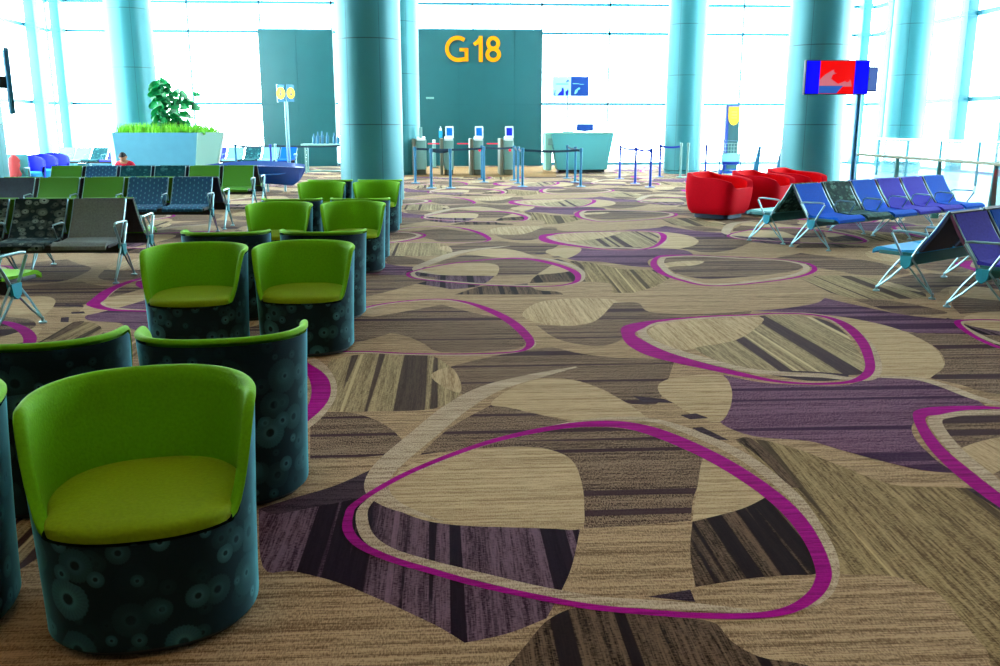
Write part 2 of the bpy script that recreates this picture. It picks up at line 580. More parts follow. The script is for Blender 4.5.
def tag(o, label=None, cat=None, group=None, kind=None):
    if label:
        o['label'] = label
    if cat:
        o['category'] = cat
    if group:
        o['group'] = group
    if kind:
        o['kind'] = kind
    return o


def empty(name, loc, rz=0.0, **k):
    o = bpy.data.objects.new(name, None)
    o.empty_display_size = 0.1
    C.objects.link(o)
    o.location = loc
    o.rotation_euler = (0, 0, rz)
    return tag(o, **k)


def copy_tree(o, parent=None):
    kids = list(o.children)
    c = o.copy()
    C.objects.link(c)
    c.parent = parent
    for k in kids:
        copy_tree(k, c)
    return c


def part(name, m, parent, fn, label=None, **k):
    b = MB()
    fn(b)
    o = b.build(name, m, parent, **k)
    if label:
        o['label'] = label
    return o


def catmull(pts, closed=True, seg=6):
    """points are (x, y) or (x, y, 'c') for a sharp corner; runs between corners are smooth"""
    n = len(pts)
    P = [Vector((p[0], p[1])) for p in pts]
    cor = [len(p) > 2 for p in pts]
    out = []
    rng = range(n) if closed else range(n - 1)
    for i in rng:
        p1, p2 = P[i], P[(i + 1) % n]
        p0 = P[(i - 1) % n] if (closed or i > 0) else p1
        p3 = P[(i + 2) % n] if (closed or i < n - 2) else p2
        if cor[i]:
            p0 = p1 - (p2 - p1) * 0.5
        if cor[(i + 1) % n]:
            p3 = p2 + (p2 - p1) * 0.5
        for k in range(seg):
            t = k / seg
            out.append(0.5 * ((2 * p1) + (p2 - p0) * t + (2 * p0 - 5 * p1 + 4 * p2 - p3) * t * t + (3 * p1 - p0 - 3 * p2 + p3) * t ** 3))
    if not closed:
        out.append(P[-1])
    return out


# ------------------------------------------------------------------ the hall
YB, XL, XR, YF = 36.3, -14.7, 16.9, -8.0
ZONE = {0: (0, 0, 1), 1: (250, 380, .4297), 2: (600, 380, .4297), 3: (300, 280, .35), 4: (600, 280, .4), 5: (380, 180, .22), 6: (560, 200, .22), 7: (760, 220, .24), 8: (0, 240, .2)}


def gz(z, pts):
    """crop coordinates -> smooth outline in metres on the floor"""
    ox, oy, s = ZONE[z]
    g = []
    for p in pts:
        w = G(ox + p[0] * s, oy + p[1] * s)
        g.append((w.x, w.y) + ((p[2],) if len(p) > 2 else ()))
    return g


SHAPES = []   # (material key, layer, outline)


def shape(key, z, pts):
    SHAPES.append((key, len(SHAPES), catmull(gz(z, pts), True, 5)))


c_ = 'c'
# brown diagonal field, right of the big loop
shape('diag', 2, [(315, 140, c_), (380, 140), (470, 165), (560, 200), (680, 243), (820, 250), (931, 262), (1050, 300, c_), (1130, 520), (1100, 700, c_), (931, 690), (900, 630), (850, 570), (790, 500), (740, 475), (670, 455), (550, 448), (540, 400), (500, 330), (440, 260), (390, 210)])
# dark blob at the bottom
shape('darkbars', 0, [(480, 700, c_), (505, 670), (530, 640), (548, 620), (575, 608), (610, 608), (660, 616), (712, 622), (730, 640), (760, 657), (815, 668), (850, 700, c_)])
# purple field, lower left
shape('purpley', 1, [(20, 300, c_), (100, 275), (200, 245), (300, 200, c_), (288, 240), (300, 272), (340, 300), (400, 325), (480, 338), (600, 343), (768, 348, c_), (750, 430), (725, 490), (690, 555, c_), (600, 590), (500, 612, c_), (430, 570), (300, 510), (200, 470), (100, 445), (30, 435)])
shape('dark', 1, [(20, 300, c_), (100, 275), (200, 245), (300, 200, c_), (288, 240), (290, 262), (230, 280), (150, 296), (60, 312)])
# inside the big loop
shape('brownbars', 0, [(493, 404, c_), (540, 415), (590, 425), (650, 433), (690, 447), (706, 462), (700, 480), (693, 500), (691, 521, c_), (640, 525), (584, 529, c_), (584, 505), (581, 480), (570, 460), (550, 450), (515, 447), (470, 449), (420, 455, c_), (450, 428)])
shape('leafx', 1, [(345, 215), (400, 188), (500, 165), (620, 155), (700, 163), (750, 188), (772, 240), (778, 300), (769, 346), (690, 345), (600, 343), (480, 338), (400, 325), (340, 300), (305, 268)])
shape('leafx', 2, [(245, 175), (300, 190), (350, 225), (395, 268, c_), (330, 300), (215, 330, c_), (225, 260)])
shape('darkbars', 2, [(215, 330, c_), (330, 300), (395, 268, c_), (440, 320), (480, 370), (505, 430), (500, 452), (440, 455), (350, 462), (222, 482, c_), (210, 400)])
shape('dark', 2, [(110, 505, c_), (210, 488, c_), (222, 517, c_)])
# brown patch left of the big loop
shape('brownbars', 1, [(140, 78, c_), (220, 75), (290, 92), (345, 130), (348, 170), (140, 186, c_)])
# field of lengthwise bars, middle left
shape('tanbars', 3, [(90, 228, c_), (200, 210), (360, 213), (430, 250), (455, 290), (450, 335), (380, 368), (250, 375), (60, 372), (25, 330, c_)])
# ridge of brown plaid
shape('brownbars', 3, [(430, 248, c_), (520, 225), (620, 205), (720, 192, c_), (800, 210), (900, 222), (1000, 225), (1070, 232, c_), (1030, 340), (1000, 358, c_), (930, 350), (870, 315), (780, 285), (680, 281), (600, 298), (520, 328), (460, 325), (455, 290)])
shape('leafx', 3, [(545, 355), (600, 312), (680, 285), (780, 287), (860, 312), (950, 362), (1000, 402, c_), (900, 402), (800, 402), (700, 387), (600, 365)])
shape('leaf', 3, [(375, 270), (430, 250), (458, 290), (455, 322), (400, 300)])
# inside the middle loop
shape('brownbars', 3, [(150, 128, c_), (190, 110), (300, 90), (405, 71, c_), (500, 95), (600, 118), (640, 160), (636, 190), (560, 203), (400, 205), (350, 180), (280, 155), (150, 145, c_)])
# pale leaf and brown wedge
shape('leaf', 3, [(635, 100), (680, 65), (780, 53), (900, 58), (890, 90), (850, 115), (780, 130), (690, 125)])
shape('brownbars', 0, [(536, 325, c_), (575, 326), (597, 320), (614, 303, c_), (638, 303), (650, 312), (700, 314), (752, 311, c_), (740, 318), (680, 320), (640, 326), (625, 338), (600, 346), (560, 340)])
# inside the right loop
shape('diag2', 4, [(400, 90, c_), (480, 88), (560, 100), (610, 130), (640, 170), (665, 215), (640, 238), (500, 229), (400, 228), (300, 205), (235, 168), (300, 160), (370, 130)])
shape('leaf', 4, [(110, 140), (150, 110), (250, 98), (400, 93), (390, 120), (340, 150), (260, 165), (180, 180), (130, 160)])
shape('dark', 4, [(395, 232, c_), (500, 228), (622, 236, c_), (610, 249), (520, 252)])
# purple wedge and pale leaf beyond the right loop
shape('purplex', 4, [(380, 78, c_), (470, 70), (540, 58), (562, 45, c_), (650, 65), (780, 90), (925, 100, c_), (900, 118), (935, 142), (880, 135), (770, 130), (650, 100), (560, 87), (480, 82)])
shape('leafx', 4, [(565, 92), (650, 100), (750, 125), (830, 165), (862, 212), (850, 232), (820, 246), (760, 245), (690, 242), (684, 180), (640, 128)])
shape('brownbars', 4, [(770, 132, c_), (900, 135), (1000, 140), (1100, 150, c_), (1110, 250), (1040, 290, c_), (960, 280), (900, 262), (825, 246, c_), (862, 212), (840, 170)])
# large purple field right of centre
shape('purplex', 4, [(308, 237, c_), (400, 256), (520, 264), (620, 262), (690, 243), (780, 248), (860, 262), (920, 287), (970, 319, c_), (880, 325), (810, 340), (780, 365), (790, 400), (840, 450), (890, 484, c_), (800, 475), (700, 452), (600, 425), (520, 403), (380, 390), (300, 355), (325, 322), (328, 280)])
shape('leafx', 4, [(150, 258), (200, 243), (300, 238), (328, 270), (326, 315), (300, 355), (240, 342), (190, 312), (150, 285)])
shape('dark', 4, [(80, 290, c_), (160, 298, c_), (185, 308, c_), (110, 306, c_)])
shape('dark', 4, [(200, 338, c_), (240, 334, c_), (272, 346, c_), (225, 349, c_)])
shape('dark', 4, [(230, 371, c_), (255, 368, c_), (322, 401, c_), (288, 400, c_)])
shape('darkbars', 4, [(338, 399, c_), (375, 396), (430, 440), (500, 520, c_), (478, 520, c_), (400, 445)])
# inside the right-hand edge loop
_q = [G(*p) for p in ((672, 257.5), (740, 258.5), (800, 263), (808, 268), (790, 274), (736, 279.5), (700, 280), (672, 271))]
SHAPES.append(('brownbars', len(SHAPES), catmull([(w.x, w.y - 5.9) for w in _q], True, 5)))
shape('leaf', 2, [(800, 190), (830, 165), (880, 145), (950, 132), (1040, 140), (1040, 190), (960, 200), (905, 225), (880, 240)])
shape('dark', 2, [(850, 252, c_), (890, 258), (931, 290, c_), (931, 305, c_)])
NSH = len(SHAPES)

LOOPS = []   # (key, path in metres, widths in metres)


def loop(key, z, pts, closed=True):
    ox, oy, s = ZONE[z]
    g = [G(ox + p[0] * s, oy + p[1] * s) for p in pts]
    path = catmull([(w.x, w.y) for w in g], closed, 5)
    ws = catmull([(p[2], 0) for p in pts], closed, 5)
    LOOPS.append((key, path, [max(0.004, w.x) for w in ws], closed))


# speckled pale band curving round the big loop's left
loop('pale', 1, [(760, -30, .02), (660, -8, .10), (560, 20, .14), (480, 65, .15), (400, 130, .14), (335, 185, .13), (300, 225, .11), (298, 262, .10), (335, 292, .07), (400, 315, .03), (450, 330, .01)], False)
# pale companion line of the big loop
loop('pale', 0, [(372, 490, .02), (420, 470, .022), (490, 443, .025), (560, 425, .03), (610, 419, .05), (655, 421, .06), (700, 436, .075), (745, 458, .075), (790, 493, .06), (815, 525, .05), (832, 560, .045), (828, 590, .04), (805, 607, .03), (770, 614, .02), (740, 611, .03), (690, 607, .05), (640, 604, .055), (600, 601, .055), (540, 591, .055), (480, 577, .055), (420, 562, .055), (385, 550, .055), (366, 534, .05), (362, 512, .045), (372, 498, .03)])
loop('magenta', 0, [(349, 515, .035), (355, 505, .035), (382, 487, .035), (415, 470, .038), (460, 452, .042), (505, 438, .05), (560, 427, .07), (600, 424, .10), (630, 426, .11), (660, 434, .115), (700, 451, .105), (735, 470, .095), (770, 494, .085), (795, 517, .075), (813, 543, .062), (823, 568, .055), (822, 583, .05), (812, 597, .045), (790, 610, .04), (755, 616, .036), (700, 616, .036), (640, 612, .036), (590, 607, .036), (540, 598, .036), (480, 585, .036), (430, 571, .038), (390, 559, .04), (360, 545, .042), (348, 530, .04)])
# right loop
loop('pale', 4, [(105, 132, .07), (115, 115, .08), (170, 104, .07), (260, 95, .06), (360, 90, .05), (440, 84, .05), (520, 85, .07), (580, 97, .10), (630, 128, .11), (668, 165, .09), (688, 200, .07), (690, 232, .06), (670, 248, .06), (620, 247, .08), (560, 240, .10), (480, 236, .10), (400, 230, .10), (330, 218, .10), (260, 200, .11), (190, 180, .11), (130, 155, .08)])
loop('magenta', 4, [(70, 135, .10), (85, 118, .16), (130, 105, .08), (200, 97, .05), (280, 91, .045), (360, 88, .04), (440, 84, .04), (520, 86, .05), (580, 97, .07), (620, 118, .09), (655, 155, .08), (672, 195, .065), (674, 225, .06), (655, 245, .06), (620, 256, .05), (560, 260, .045), (500, 259, .045), (430, 252, .06), (350, 236, .09), (270, 218, .12), (200, 201, .16), (140, 183, .18), (95, 160, .16)])
# loop at the right edge: its outline is read from its repeat one pattern length further on
DREP = [(657, 257), (653, 262), (655, 267), (661, 272.5), (671, 277), (683, 280.5), (697, 284), (714, 285.5), (736, 284.5), (760, 282), (784, 279), (803, 275), (813, 270), (811, 265), (801, 262), (784, 259.5), (760, 258), (740, 257), (718, 256), (697, 255), (680, 255), (665, 255.7)]
DW = [.06, .07, .09, .08, .06, .06, .05, .045, .04, .04,   .04, .05, .06, .05, .04, .035, .03, .035, .035, .05, .08, .12]


def loop_shifted(key, pts, ws, dy, inset=0.0, wk=None):
    g = [G(*p) for p in pts]
    cx = sum(w.x for w in g) / len(g)
    cy = sum(w.y for w in g) / len(g)
    q = []
    for w in g:
        d = Vector((w.x - cx, w.y - cy))
        L = d.length
        d *= (L - inset) / L
        q.append((cx + d.x, cy + d.y + dy))
    LOOPS.append((key, catmull(q, True, 5), [v.x for v in catmull([(w if wk is None else wk, 0) for w in ws], True, 5)], True))


loop_shifted('pale', DREP, DW, -6.03, 0.085, 0.07)
loop_shifted('magenta', DREP, DW, -6.03)
# middle loop
loop('pale', 3, [(150, 92, .05), (230, 72, .05), (320, 60, .05), (410, 58, .06), (480, 68, .06), (560, 95, .06), (620, 128, .06), (655, 165, .055), (660, 190, .05), (600, 208, .05), (480, 215, .045), (320, 213, .045), (200, 208, .045), (60, 205, .045), (-60, 180, .05), (0, 120, .05)])
loop('magenta', 3, [(150, 88, .03), (230, 70, .035), (330, 58, .035), (420, 56, .04), (490, 68, .07), (560, 95, .09), (610, 125, .09), (645, 158, .08), (658, 182, .06), (640, 200, .04), (590, 208, .03), (480, 212, .025), (320, 211, .025), (200, 205, .03), (60, 203, .03), (-65, 180, .035), (0, 118, .03)])
# pale ribbon between the two right-hand fields
loop('pale', 4, [(690, 243, .03), (790, 247, .07), (860, 265, .08), (930, 292, .08), (1000, 312, .08)], False)
# far-right loop (half of it past the frame) and loops at the left among the seats
loop('pale', 4, [(900, 110, .05), (930, 103, .05), (1000, 104, .05), (1150, 115, .05), (1180, 170, .05), (1110, 190, .05), (1000, 160, .05), (940, 135, .05)])
loop('magenta', 4, [(893, 106, .05), (930, 100, .04), (1000, 101, .04), (1150, 112, .05), (1190, 170, .05), (1110, 196, .05), (1000, 170, .05), (930, 138, .05)])
loop('pale', 8, [(505, 318, .05), (520, 290, .06), (590, 235, .07), (700, 200, .06), (900, 170, .05), (1150, 180, .05), (1200, 260, .05), (1100, 330, .05), (900, 350, .05), (720, 352, .05), (560, 340, .05)])
loop('magenta', 8, [(470, 325, .11), (490, 300, .12), (560, 245, .10), (700, 195, .07), (900, 163, .05), (1170, 170, .05), (1220, 260, .05), (1110, 340, .05), (900, 360, .05), (720, 356, .05), (560, 350, .07)])
loop('magenta', 0, [(-60, 340, .06), (-30, 325, .06), (0, 322, .07), (20, 328, .09), (30, 338, .09), (24, 350, .07), (0, 362, .05), (-50, 365, .05)])
loop('pale', 0, [(285, 352, .06), (312, 360, .07), (326, 375, .08), (330, 392, .08), (322, 410, .07), (300, 430, .06), (250, 450, .05), (180, 440, .05), (200, 380, .05)])
loop('magenta', 0, [(285, 358, .06), (305, 366, .08), (318, 378, .11), (321, 394, .11), (313, 410, .09), (290, 428, .07), (250, 442, .05), (180, 432, .05), (200, 384, .05)])

fl = MB()
PER, LAT = 6.0, 4.33


def put_poly(pts, key, z, dx, dy):
    q = [Vector((p.x + dx, p.y + dy)) for p in pts]
    if max(p.y for p in q) < 1.0 or min(p.y for p in q) > YB - 0.1:
        return
    if max(p.x for p in q) < XL or min(p.x for p in q) > XR:
        return
    q = [Vector((min(max(p.x, XL), XR), min(p.y, YB - 0.05))) for p in q]
    fl.use(CM[key])
    tris = tessellate_polygon([[Vector((p.x, p.y, 0)) for p in q]])
    vs = [fl.v((p.x, p.y, z)) for p in q]
    for t in tris:
        try:
            f = fl.face([vs[i] for i in t])
            if f and f.normal.z < 0:
                f.normal_flip()
        except Exception:
            pass


def put_loop(path, ws, closed, key, z, dx, dy):
    ys = [p.y + dy for p in path]
    if max(ys) < 1.0 or min(ys) < 0.4 and dy < 0 or max(ys) > YB - 0.1:
        return
    if max(p.x + dx for p in path) > XR or min(p.x + dx for p in path) < XL:
        return
    fl.use(CM[key])
    n = len(path)
    A, B = [], []
    for i, p in enumerate(path):
        a = path[(i - 1) % n] if closed or i > 0 else p
        b = path[(i + 1) % n] if closed or i < n - 1 else p
        t = (b - a)
        if t.length < 1e-6:
            t = Vector((1, 0))
        t.normalize()
        nn = Vector((-t.y, t.x))
        w = ws[i] / 2
        A.append(fl.v((p.x + nn.x * w + dx, p.y + nn.y * w + dy, z)))
        B.append(fl.v((p.x - nn.x * w + dx, p.y - nn.y * w + dy, z)))
    for i in range(n if closed else n - 1):
        j = (i + 1) % n
        f = fl.face([A[i], B[i], B[j], A[j]])


def copies():
    out = []
    for m in range(-4, 5):
        for k in range(-2, 7):
            dy = PER * k + (PER / 2 if m % 2 else 0)
            out.append((m * LAT, dy, m, k))
    return out


fl.use(CM['tan'])
XM = 9.0
fl.face([fl.v(p) for p in ((XL, YF, 0), (XR, YF, 0), (XR, 14.2, 0), (XL, 14.2, 0))])
fl.face([fl.v(p) for p in ((XL, 14.2, 0), (XR, 14.2, 0), (XR, YB + .1, 0), (XL, YB + .1, 0))])
LATTICE = copies()
fl.use(CM['gatefloor'])
fl.face([fl.v((w_.x, w_.y, 0.009)) for w_ in (G(405, 177), G(556, 177), G(556, 167), G(405, 167))])
for key, lay, pts in SHAPES:
    for dx, dy, m, k in LATTICE:
        cy = sum(p.y for p in pts) / len(pts) + dy
        cx = sum(p.x for p in pts) / len(pts) + dx
        if k < 0 and m == 0:
            continue
        if (m, k) != (0, 0) and m != 0:
            # leave the traced tile free
            u = cx
            if -1.6 < u < 3.3 and cy < 6.6:
                continue
        if cx > XM and cy > 14.2:
            continue
        put_poly(pts, key, 0.0004 + 0.00004 * lay, dx, dy)
for i, (key, path, ws, closed) in enumerate(LOOPS):
    z = 0.0004 + 0.00004 * (NSH + i)
    extra = i >= 9
    for dx, dy, m, k in LATTICE:
        cy = sum(p.y for p in path) / len(path) + dy
        cx = sum(p.x for p in path) / len(path) + dx
        if i in (7, 8) and m != 0:
            continue
        if extra and (m, k) != (0, 0):
            continue
        if k < 0 and m == 0:
            continue
        if m != 0 and cy < 8.4 and cx > -6:
            continue
        if cx > XM and cy > 14.2:
            continue
        put_loop(path, ws, closed, key, z, dx, dy)
floor_o = fl.build('floor', None, None, smooth=False, recalc=False)
for p in floor_o.data.polygons:
    pass
tag(floor_o, kind='structure')
b = MB()
b.box(((XM + XR) / 2, (14.2 + YB) / 2, 0.012), (XR - XM, YB - 14.2, 0.024))
tag(b.build('floor_2', M['palefloor']), kind='structure')

b = MB()
b.box(((XL + XR) / 2, (YF + YB) / 2, CEIL + 0.15), (XR - XL + 1, YB - YF + 1, 0.3))
tag(b.build('ceiling', M['ceiling']), kind='structure')
b = MB()
b.box(((XL + XR) / 2, YF - 0.1, CEIL / 2), (XR - XL, 0.2, CEIL))
tag(b.build('wall_front', M['wall']), kind='structure')

# window walls: one bay at a time, frame with its pane as a child
TR = [0.05, 2.34, 4.97, 6.02, CEIL - 0.06]
WN = [0]


def bay(a, b2, thick=0.10, depth=0.14, faint=True, post=0.05):
    """a, b2: ground points of the two ends of the bay"""
    WN[0] += 1
    a, b2 = Vector((a[0], a[1], 0)), Vector((b2[0], b2[1], 0))
    L = (b2 - a).length
    ang = math.atan2((b2 - a).y, (b2 - a).x)
    o_name = 'window_%d' % WN[0]
    mb = MB()
    for z in TR:
        mb.box((L / 2, 0, z), (L, depth, thick if 0.1 < z < CEIL - .1 else 0.1))
    if faint:
        mb.box((L / 2, 0, 3.54), (L, 0.05, 0.014))
    mb.box((0, 0, CEIL / 2), (post, depth, CEIL))
    w = mb.build(o_name, M['mullion'])
    w.location = a
    w.rotation_euler = (0, 0, ang)
    tag(w, kind='structure')
    g = MB()
    g.face([g.v(p) for p in ((0, 0.04, 0), (L, 0.04, 0), (L, 0.04, CEIL), (0, 0.04, CEIL))])
    g.build('pane', M['glass'], w, smooth=False)


xs = [XL, -12.2, -9.53, -6.87, -4.2, -1.5, 1.15, 3.79, 6.42, 9.03, 11.65, 14.28, XR]
for x0, x1 in zip(xs, xs[1:]):
    bay((x0, YB), (x1, YB))
ys = [13, 18, 24, 30, YB]
for side, X in (('left', XL - .1), ('right', XR + .1)):
    b = MB()
    b.box((X, (YF + 13) / 2, CEIL / 2), (0.2, 13 - YF, CEIL))  # solid stretch out of view, put in to keep daylight off the near seats
    tag(b.build('wall_' + side, M['wall']), kind='structure')
for y0, y1 in zip(ys, ys[1:]):
    bay((XL, y0), (XL, y1), 0.12, 0.16, True, 0.06)
    bay((XR, y0), (XR, y1), 0.14, 0.16, True, 0.06)

# broad pale pillars of the side glazing
n = 0
for X, yy in ((XL + .28, 34.4), (XL + .5, 36.0), (XL + .2, 30), (XL + .2, 24), (XL + .2, 18), (XR - .55, 36.0), (XR - .28, 34.2), (XR - .2, 29.3), (XR - .2, 26.6), (XR - .2, 21), (XR - .2, 15)):
    n += 1
    b = MB()
    b.box((X, yy, CEIL / 2), (0.34, 0.42, CEIL), 0.03)
    for z in TR[1:4]:
        b.box((X, yy, z), (0.38, 0.46, 0.16), 0.02)
    tag(b.build('trim_%d' % n, M['pillar']), kind='structure')


# ------------------------------------------------------------------ columns
def column(x, y, r, label):
    b = MB()
    b.lathe([(r * .94, 0), (r * .94, 0.10), (r, 0.12), (r, CEIL)], 48)
    o = b.build('column', M['column'])
    o.location = (x, y, 0)
    tag(o, label, 'column', 'clad columns of the hall')


cc = G(371, 208)
column(cc.x, cc.y + .6, 0.60, 'large round aqua clad column between the armchairs and the gate panel')
column(7.55, 18.6, 0.60, 'large round column behind the wide display screen')
column(-1.35, 29.3, 0.60, 'round column half hidden behind the large column left of the gate')
column(7.7, 29.5, 0.60, 'round column behind the stanchions right of the counter')
column(-8.58, 26.6, 0.60, 'round column rising behind the leafy planter')
column(14.75, 29.0, 0.60, 'round pale column behind the railing at the right')
column(-8.58, 17.2, 0.62, 'column cut off by the left edge of the photo')


# ------------------------------------------------------------------ gate panels
def panel_box(name, x0, x1, h, y0, label, joints):
    root = empty(name, ((x0 + x1) / 2, y0, 0), 0, label=label, cat='partition')
    w = x1 - x0
    part('panel', M['tealwall'], root, lambda b: b.box((0, 0.2, h / 2), (w, 0.4, h), 0.015))
    for jx in joints:
        part('joint_strip', M['tealline'], root, lambda b: b.box((jx - (x0 + x1) / 2, -0.004, h / 2), (0.02, 0.012, h - .02)))
    part('cross_joint', M['tealline'], root, lambda b: b.box((0, -0.004, 2.30), (w - .02, 0.012, 0.02)))
    part('cap', M['mullion'], root, lambda b: b.box((0, 0.2, h + 0.02), (w, 0.42, 0.05)))
    return root


YP = 35.6
a0, a1 = V(415, 60, YP).x, V(542.5, 60, YP).x
gp = panel_box('gate_wall_panel', a0, a1, V(478, 30, YP).z, YP, 'dark teal wall panel carrying the yellow gate number', [a0 + (a1 - a0) * .34, a0 + (a1 - a0) * .78])
part('door_plate', M['gate'], gp, lambda b: b.box((V(430, 98, YP).x - (a0 + a1) / 2, -0.02, V(430, 98, YP).z), (0.30, 0.02, 0.07), 0.005))
l0, l1 = V(259, 60, YP).x, -4.1
panel_box('wall_panel', l0, l1, V(290, 30, YP).z, YP, 'dark teal wall panel behind the yellow disc sign, left of the large column', [l0 + (l1 - l0) * .5])


def text_mesh(name, s, size, m, loc, rot, extrude=0.02, parent=None, bold=0.0, align='CENTER'):
    cu = bpy.data.curves.new(name, 'FONT')
    cu.body = s
    cu.size = size
    cu.extrude = extrude
    cu.offset = bold
    cu.align_x = align
    t = bpy.data.objects.new(name + '_tmp', cu)
    C.objects.link(t)
    bpy.context.view_layer.update()
    dg = bpy.context.evaluated_depsgraph_get()
    me = bpy.data.meshes.new_from_object(t.evaluated_get(dg))
    me.name = name
    bpy.data.objects.remove(t)
    o = bpy.data.objects.new(name, me)
    me.materials.clear()
    me.materials.append(m)
    C.objects.link(o)
    o.location = loc
    o.rotation_euler = rot
    if parent:
        o.parent = parent
    return o


# gate number: three lifted letters built from strokes
def stroke(b, pts, w, y, closed=False):
    path = catmull([(p[0], p[1]) + tuple(p[2:]) for p in pts], closed, 6)
    N = len(path)
    A, B = [], []
    for i, p in enumerate(path):
        q0 = path[(i - 1) % N] if closed or i > 0 else p
        q1 = path[(i + 1) % N] if closed or i < N - 1 else p
        t = (q1 - q0).normalized()
        nn = Vector((-t.y, t.x))
        A.append((p + nn * w / 2))
        B.append((p - nn * w / 2))
    rows = []
    fr = [[b.v((v.x, y - 0.05, v.y)) for v in L] for L in (A, B)]
    bk = [[b.v((v.x, y, v.y)) for v in L] for L in (A, B)]
    for i in range(N if closed else N - 1):
        j = (i + 1) % N
        b.face([fr[0][i], fr[1][i], fr[1][j], fr[0][j]])
        b.face([bk[0][i], bk[0][j], bk[1][j], bk[1][i]])
        b.face([fr[0][i], fr[0][j], bk[0][j], bk[0][i]])
        b.face([fr[1][i], bk[1][i], bk[1][j], fr[1][j]])
    if not closed:
        for i in (0, N - 1):
            b.face([fr[0][i], bk[0][i], bk[1][i], fr[1][i]])


gl = V(445.3, 49, YP).x
gz0, gz1 = V(470, 62, YP).z, V(470, 36, YP).z
H = gz1 - gz0
W = 0.142
gs = empty('gate_number_sign', (gl, YP - 0.03, gz0), 0, label='large yellow G18 gate number on the teal wall panel', cat='sign')


def gG(b):
    r = H / 2 - W / 2
    cx = H / 2
    pts = []
    for i in range(0, 13):
        t = R(52 + i * (283 - 52 - 8) / 12 + 0)
        pts.append((cx + r * 1.02 * math.cos(t), H / 2 + r * math.sin(t)))
    pts.append((cx + 0.28, W / 2 + 0.03))
    stroke(b, pts, W, 0)
    b.box((cx + 0.325, -0.025, 0.26), (W * .95, 0.05, 0.47))
    b.box((cx + 0.215, -0.025, 0.44), (0.30, 0.05, W * .85))


def g1(b):
    x = 1.33
    b.box((x, -0.025, H / 2), (W, 0.05, H))
    stroke(b, [(x + 0.01, H - W / 2 - .0), (x - 0.12, H - 0.22), (x - 0.25, H - 0.31)], W * .95, -0.002)


def g8(b):
    cx = 1.80
    r1 = 0.235 - W / 2 + .03
    stroke(b, [(cx + (r1 - .015) * math.cos(2 * PI * k / 12) * 1.05, H - W / 2 - r1 + r1 * math.sin(2 * PI * k / 12)) for k in range(12)], W, 0, True)
    r2 = (H - 2 * r1 - W) / 2
    stroke(b, [(cx + r2 * 1.08 * math.cos(2 * PI * k / 12), W / 2 + r2 + r2 * math.sin(2 * PI * k / 12)) for k in range(12)], W, -0.003, True)


part('letter', M['yellow'], gs, gG)
part('digit', M['yellow'], gs, g1)
part('digit', M['yellow'], gs, g8)


# ------------------------------------------------------------------ tub armchairs
def sgnpow(v, e):
    return math.copysign(abs(v) ** e, v)


def tub_r(phi, z):
    """outer surface of the tub chair: angle from the back (+y), height z"""
    k = min(1.0, max(0.0, z / 0.71)) ** 1.4
    a = 0.313 + (0.340 - 0.313) * k
    b_ = 0.313 + (0.335 - 0.313) * k
    return a * sgnpow(math.sin(phi), 0.85), b_ * sgnpow(math.cos(phi), 0.85)


def tub_top(phi):
    d = abs(math.degrees(phi))
    if d > 180:
        d = 360 - d
    t = 0.708 - 0.016 * min(1, d / 100) ** 2
    if d > 96:
        s = min(1, (d - 96) / 34)
        t = 0.692 - (0.692 - 0.385) * (s * s * (3 - 2 * s)) ** 0.9
    return t


